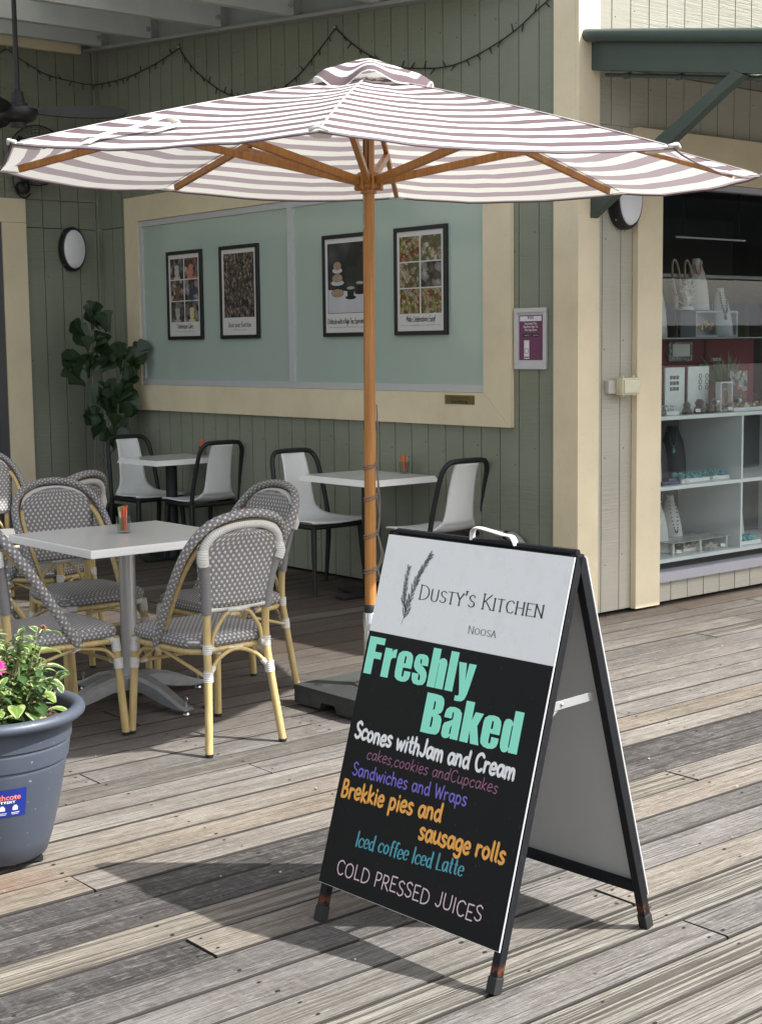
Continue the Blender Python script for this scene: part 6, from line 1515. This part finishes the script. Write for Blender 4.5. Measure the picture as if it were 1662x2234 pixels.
tag(mb.build('sea_urchin', simple('urchin_white', (.60, .60, .54), .6), None, 60), 'spiky white shell ornament at the front of the bottom shelf', 'ornament')
rnd = random.Random(40)
for i, (x, y, z, h, lab) in enumerate(((7.26, 5.80, 1.11, .07, 'dark round ring stand in front of the left earring card'), (7.37, 5.79, 1.11, .085, 'dark ring stand in front of the gap between the earring cards'), (7.455, 5.78, 1.11, .055, 'small dark ring block in front of the right earring card'))):
    mb = MB(); mb.lathe([(0, 0), (h*.45, 0), (h*.42, h*.35), (h*.28, h*.5), (h*.36, h*.75), (h*.2, h), (0, h*1.02)], 10, (x, y, z), None, 0, False)
    tag(mb.build('ring_stand', simple('dark_wood_%s' % 'abc'[i], (.06, .045, .035), .5, 0, .4), None, 35), lab, 'ring stand', 'ring stands on the counter shelf')
for i in range(9):
    x = 7.50+i*.026; mb = MB(); mb.bar((x, 5.83+.01*(i % 2), 1.112), (x+.004, 5.86, 1.150+.012*(i % 3)), .012, .012, bev=.002)
    tag(mb.build('ring', simple('ring_metal_%s' % 'abcdefghi'[i], rnd.choice(((.5, .38, .2), (.5, .5, .5), (.05, .045, .04))), .35, .6), None, 40), 'tiny ring upright in the row in front of the right earring card', 'ring', 'rings in a row')
for i, (x, z, w_, h_, lab) in enumerate(((7.06, 1.30, .10, .16, 'dark burgundy leaflet on the felt board at the far left'), (7.86, 1.42, .10, .02, 'pale narrow price strip on the right felt board, upper'), (8.02, 1.33, .12, .02, 'pale narrow price strip on the right felt board, lower'))):
    mb = MB(); mb.box(x, x+w_, 6.086, 6.098, z, z+h_); tag(mb.build('display_strip', simple('strip_%s' % 'abc'[i], ((.10, .02, .03), (.45, .45, .44), (.40, .40, .40))[i], .6)), lab, 'display card')
mb = MB(); mb.tube(cr([(7.10, 5.80, .262), (7.16, 5.77, .266), (7.25, 5.76, .262), (7.32, 5.77, .268), (7.36, 5.75, .262)], 6), .007, 6)
tag(mb.build('shell_string', simple('pink_shell', (.5, .36, .30), .5, 0, .5, 90), None, 50), 'string of pinkish shells lying along the front of the bottom shelf', 'necklace')
mb = MB(); mb.tube(cr([(6.98, 5.76, .700), (7.05, 5.75, .702), (7.12, 5.76, .700), (7.16, 5.78, .704)], 6), .014, 7)
tag(mb.build('lapis_roll', simple('lapis', (.02, .022, .12), .35, 0, .4, 60), None, 50), 'roll of dark blue beads at the left front of the middle shelf', 'beads')
t = thing('acrylic_riser', (7.30, 5.85, .35), 'clear acrylic riser plate over the bottom shelf', 'riser')
mb = MB(); mb.box(7.06, 7.62, 5.74, 6.05, .330, .334); mb.build('plate', simple('acrylic_edge', (.30, .32, .32), .1), t)
for x in (7.08, 7.34, 7.60):
    mb = MB(); mb.box(x-.008, x+.008, 5.745, 5.765, .2575, .3295); mb.build('foot', simple('acrylic_foot', (.45, .46, .45), .15), t)
# acrylic brackets along the bottom shelf, a lamp tube, a rail with clothes
mb = MB(); mb.box(7.72, 7.90, 5.83, 5.84, 1.112, 1.36, m=None); tag(mb.build('photo_strip', photo_mat('photo_strip', [(.55, .54, .52), (.35, .10, .09), (.5, .5, .5), (.10, .16, .2)], 30, 7)), 'leaning strip of small photos right of the bracelet box', 'display card')
t = thing('clothes_rail', (8.6, 6.9, 0), 'black clothes rail deep inside the dark shop', 'clothes rail')
mb = MB(); mb.tube([(7.3, 6.95, 2.02), (10.6, 6.95, 2.02)], .014, 8); mb.build('bar', SW_, t, 40)
for x in (7.3, 10.6):
    mb = MB(); mb.tube([(x, 6.95, .03), (x, 6.95, 2.01)], .014, 8); mb.build('upright', M['black'], t, 40)
gc = [(.05, .045, .04), (.035, .04, .05), (.06, .05, .03), (.025, .025, .03), (.07, .06, .05), (.05, .055, .045)]; rnd = random.Random(17)
def garment(x, col, i):
    mb = MB()
    def f(u, v):
        k = 2*v-1; sh = .22-.0*u; zt = 1.96-.10*abs(k)**1.4; z = zt-(u*.75); return Vector((x+.012*math.sin(6*v+i)+.02*u*math.sin(9*v+i*2), 6.95+k*(sh+.03*u), z))
    mb.grid(f, 8, 12); o = mb.build('garment', simple('cloth_%s' % 'abcdef'[i % 6], gc[i % 6], .85, 0, .2), None, None, solid=.012); return o
for i in range(14):
    o = garment(7.5+i*.20, None, i); tag(o, 'dark garment hanging on the rail inside the shop', 'garment', 'garments on the rail')
t = thing('tube_lamp', (9.0, 7.0, 2.30), 'long white tube lamp hanging inside the dark shop', 'lamp')
mb = MB(); mb.tube([(8.62, 7.0, 2.30), (9.43, 7.0, 2.30)], .0065, 8)
tm = NT('tube_glow'); tm.base((.8, .8, .8), .4); tm.p.inputs['Emission Color'].default_value = (.85, .92, 1, 1); tm.p.inputs['Emission Strength'].default_value = .02; mb.build('tube', tm.m, t, 40)
mb = MB(); mb.bar((8.7, 7.0, 2.312), (8.7, 7.0, 2.75), .008, .008); mb.bar((9.35, 7.0, 2.312), (9.35, 7.0, 2.75), .008, .008); mb.build_split('hanger', M['black'], t)

rnd = random.Random(51)
for i, (x, y, lab) in enumerate(((7.735, 5.90, 'black bracelet bar just right of the copper bracelet box'), (7.79, 5.82, 'low black bracelet bar at the right of the counter shelf'), (7.54, 5.80, 'low black bracelet bar left of the copper bracelet box'))):
    t = thing('bracelet_bar', (x, y, 1.11), lab, 'display stand', 'black bracelet bars')
    mb = MB(); mb.tube([(x, y, 1.11), (x, y, 1.17)], .008, 8); mb.tube([(x-.04, y-.02, 1.172), (x+.04, y+.02, 1.172)], .016, 10); mb.build('stand', VED, t, 50)
    mb = MB()
    for k in range(4):
        u = -.03+.02*k; mb.tube([(x+u+.5*.0*q, y+u*.5+.021*math.cos(q), 1.172+.021*math.sin(q)) for q in [6.2832*j/10 for j in range(10)]], .003, 5, closed=True)
    mb.build('bracelets', SIL if i else simple('copper_bangle', (.5, .3, .2), .3, .8), t, 60)
for i, (x, z, lab) in enumerate(((7.12, 1.21, 'dark pendant card leaning at the left end of the counter shelf'), (7.645, 1.345, 'black strip of hanging earrings on the burgundy board gap'))):
    t = thing('pendant_card', (x, 6.0, z), lab, 'display card'); mb = MB(); mb.box(x-.035, x+.035, 5.985, 5.991, z-.10, z+.06); mb.build('card', simple('card_dark_%s' % 'ab'[i], (.03, .03, .033), .6), t)
    mb = MB()
    for k in range(5): mb.lathe([(0, 0), (.006, -.008), (.004, -.022), (0, -.024)], 6, (x-.022+.011*k, 5.981, z+.03-.02*(k % 2)))
    mb.build('pendants', SIL, t, 60)
for i, (x, y, z) in enumerate(((7.21, 5.745, .70), (7.50, 5.75, .70), (7.12, 5.735, .268), (7.55, 5.735, .268), (7.30, 5.745, 1.12), (7.62, 5.745, 1.12))):
    mb = MB(); mb.bar((x, y, z), (x+.004, y+.006, z+.020), .030, .002); tag(mb.build('price_tag', simple('tag_white_%s' % 'abcdef'[i], (.72, .71, .66), .6)), ('tiny white price tag before the left tray of turquoise stones', 'tiny white price tag before the right tray of turquoise stones', 'tiny white price tag before the bottom-left linen bust', 'tiny white price tag at the right front of the bottom shelf', 'tiny white price tag before the left earring card', 'tiny white price tag before the copper bracelet box')[i], 'price tag')
# crumbs and bits of leaf caught on the boards
mb = MB(); rnd = random.Random(77)
for i in range(60):
    x, y = rnd.uniform(1.7, 7.5), rnd.uniform(2.3, 5.5)
    if rnd.random() < .6: y = Y0+PITCH*round((y-Y0)/PITCH)+rnd.uniform(-.010, .010)
    a = rnd.uniform(0, 3.14); s = rnd.uniform(.002, .0055); d = Vector((math.cos(a), math.sin(a), 0))*s; z = .0026
    mb.bar(Vector((x, y, z))-d, Vector((x, y, z))+d, s*rnd.uniform(.5, 1.3), .0025, rnd.choice((0, 0, 1)))
tag(mb.build('deck_debris', [simple('pale_crumbs', (.40, .37, .32), .8), simple('dry_leaf_bits', (.16, .10, .06), .8)]), 'pale crumbs and leaf bits scattered over the boards', 'debris', kind='stuff')
# ================================================================ across the boardwalk (seen only in the glass)
ob = thing('added_pavilion', (22, -9, 0), 'unseen pavilion roof added across the boardwalk to darken the shop window reflection', 'building')
mb = MB(); mb.box(9, 60, -12.0, -3.0, 3.05, 3.25); mb.box(9, 60, -2.995, -2.9, 3.0, 3.75); mb.build('sky_block_roof', simple('roof_underside', (.05, .05, .05), .8), ob)  # roof and fascia added out of view to block sky mirrored in the glass
for x in (10, 16, 22, 28, 34, 40):
    mb = MB(); mb.box(x-.07, x+.07, -3.3, -3.16, 0, 3.05); mb.build('post', M['cream'], ob)
far = thing('distant_building', (70, -60, 0), 'long distant building with a grey metal roof, mirrored in the shop window', 'building')
mb = MB(); mb.box(20, 150, -75, -55, 0, 2.6); mb.build('wall', M['stone'], far)
mb = MB(); mb.prism([(18, -53, 2.6), (18, -77, 2.6), (18, -65, 4.6)], (134, 0, 0)); mb.build('roof', simple('metal_roof', (.22, .23, .25), .5), far)
for o in (bistro, cafe_c): pass
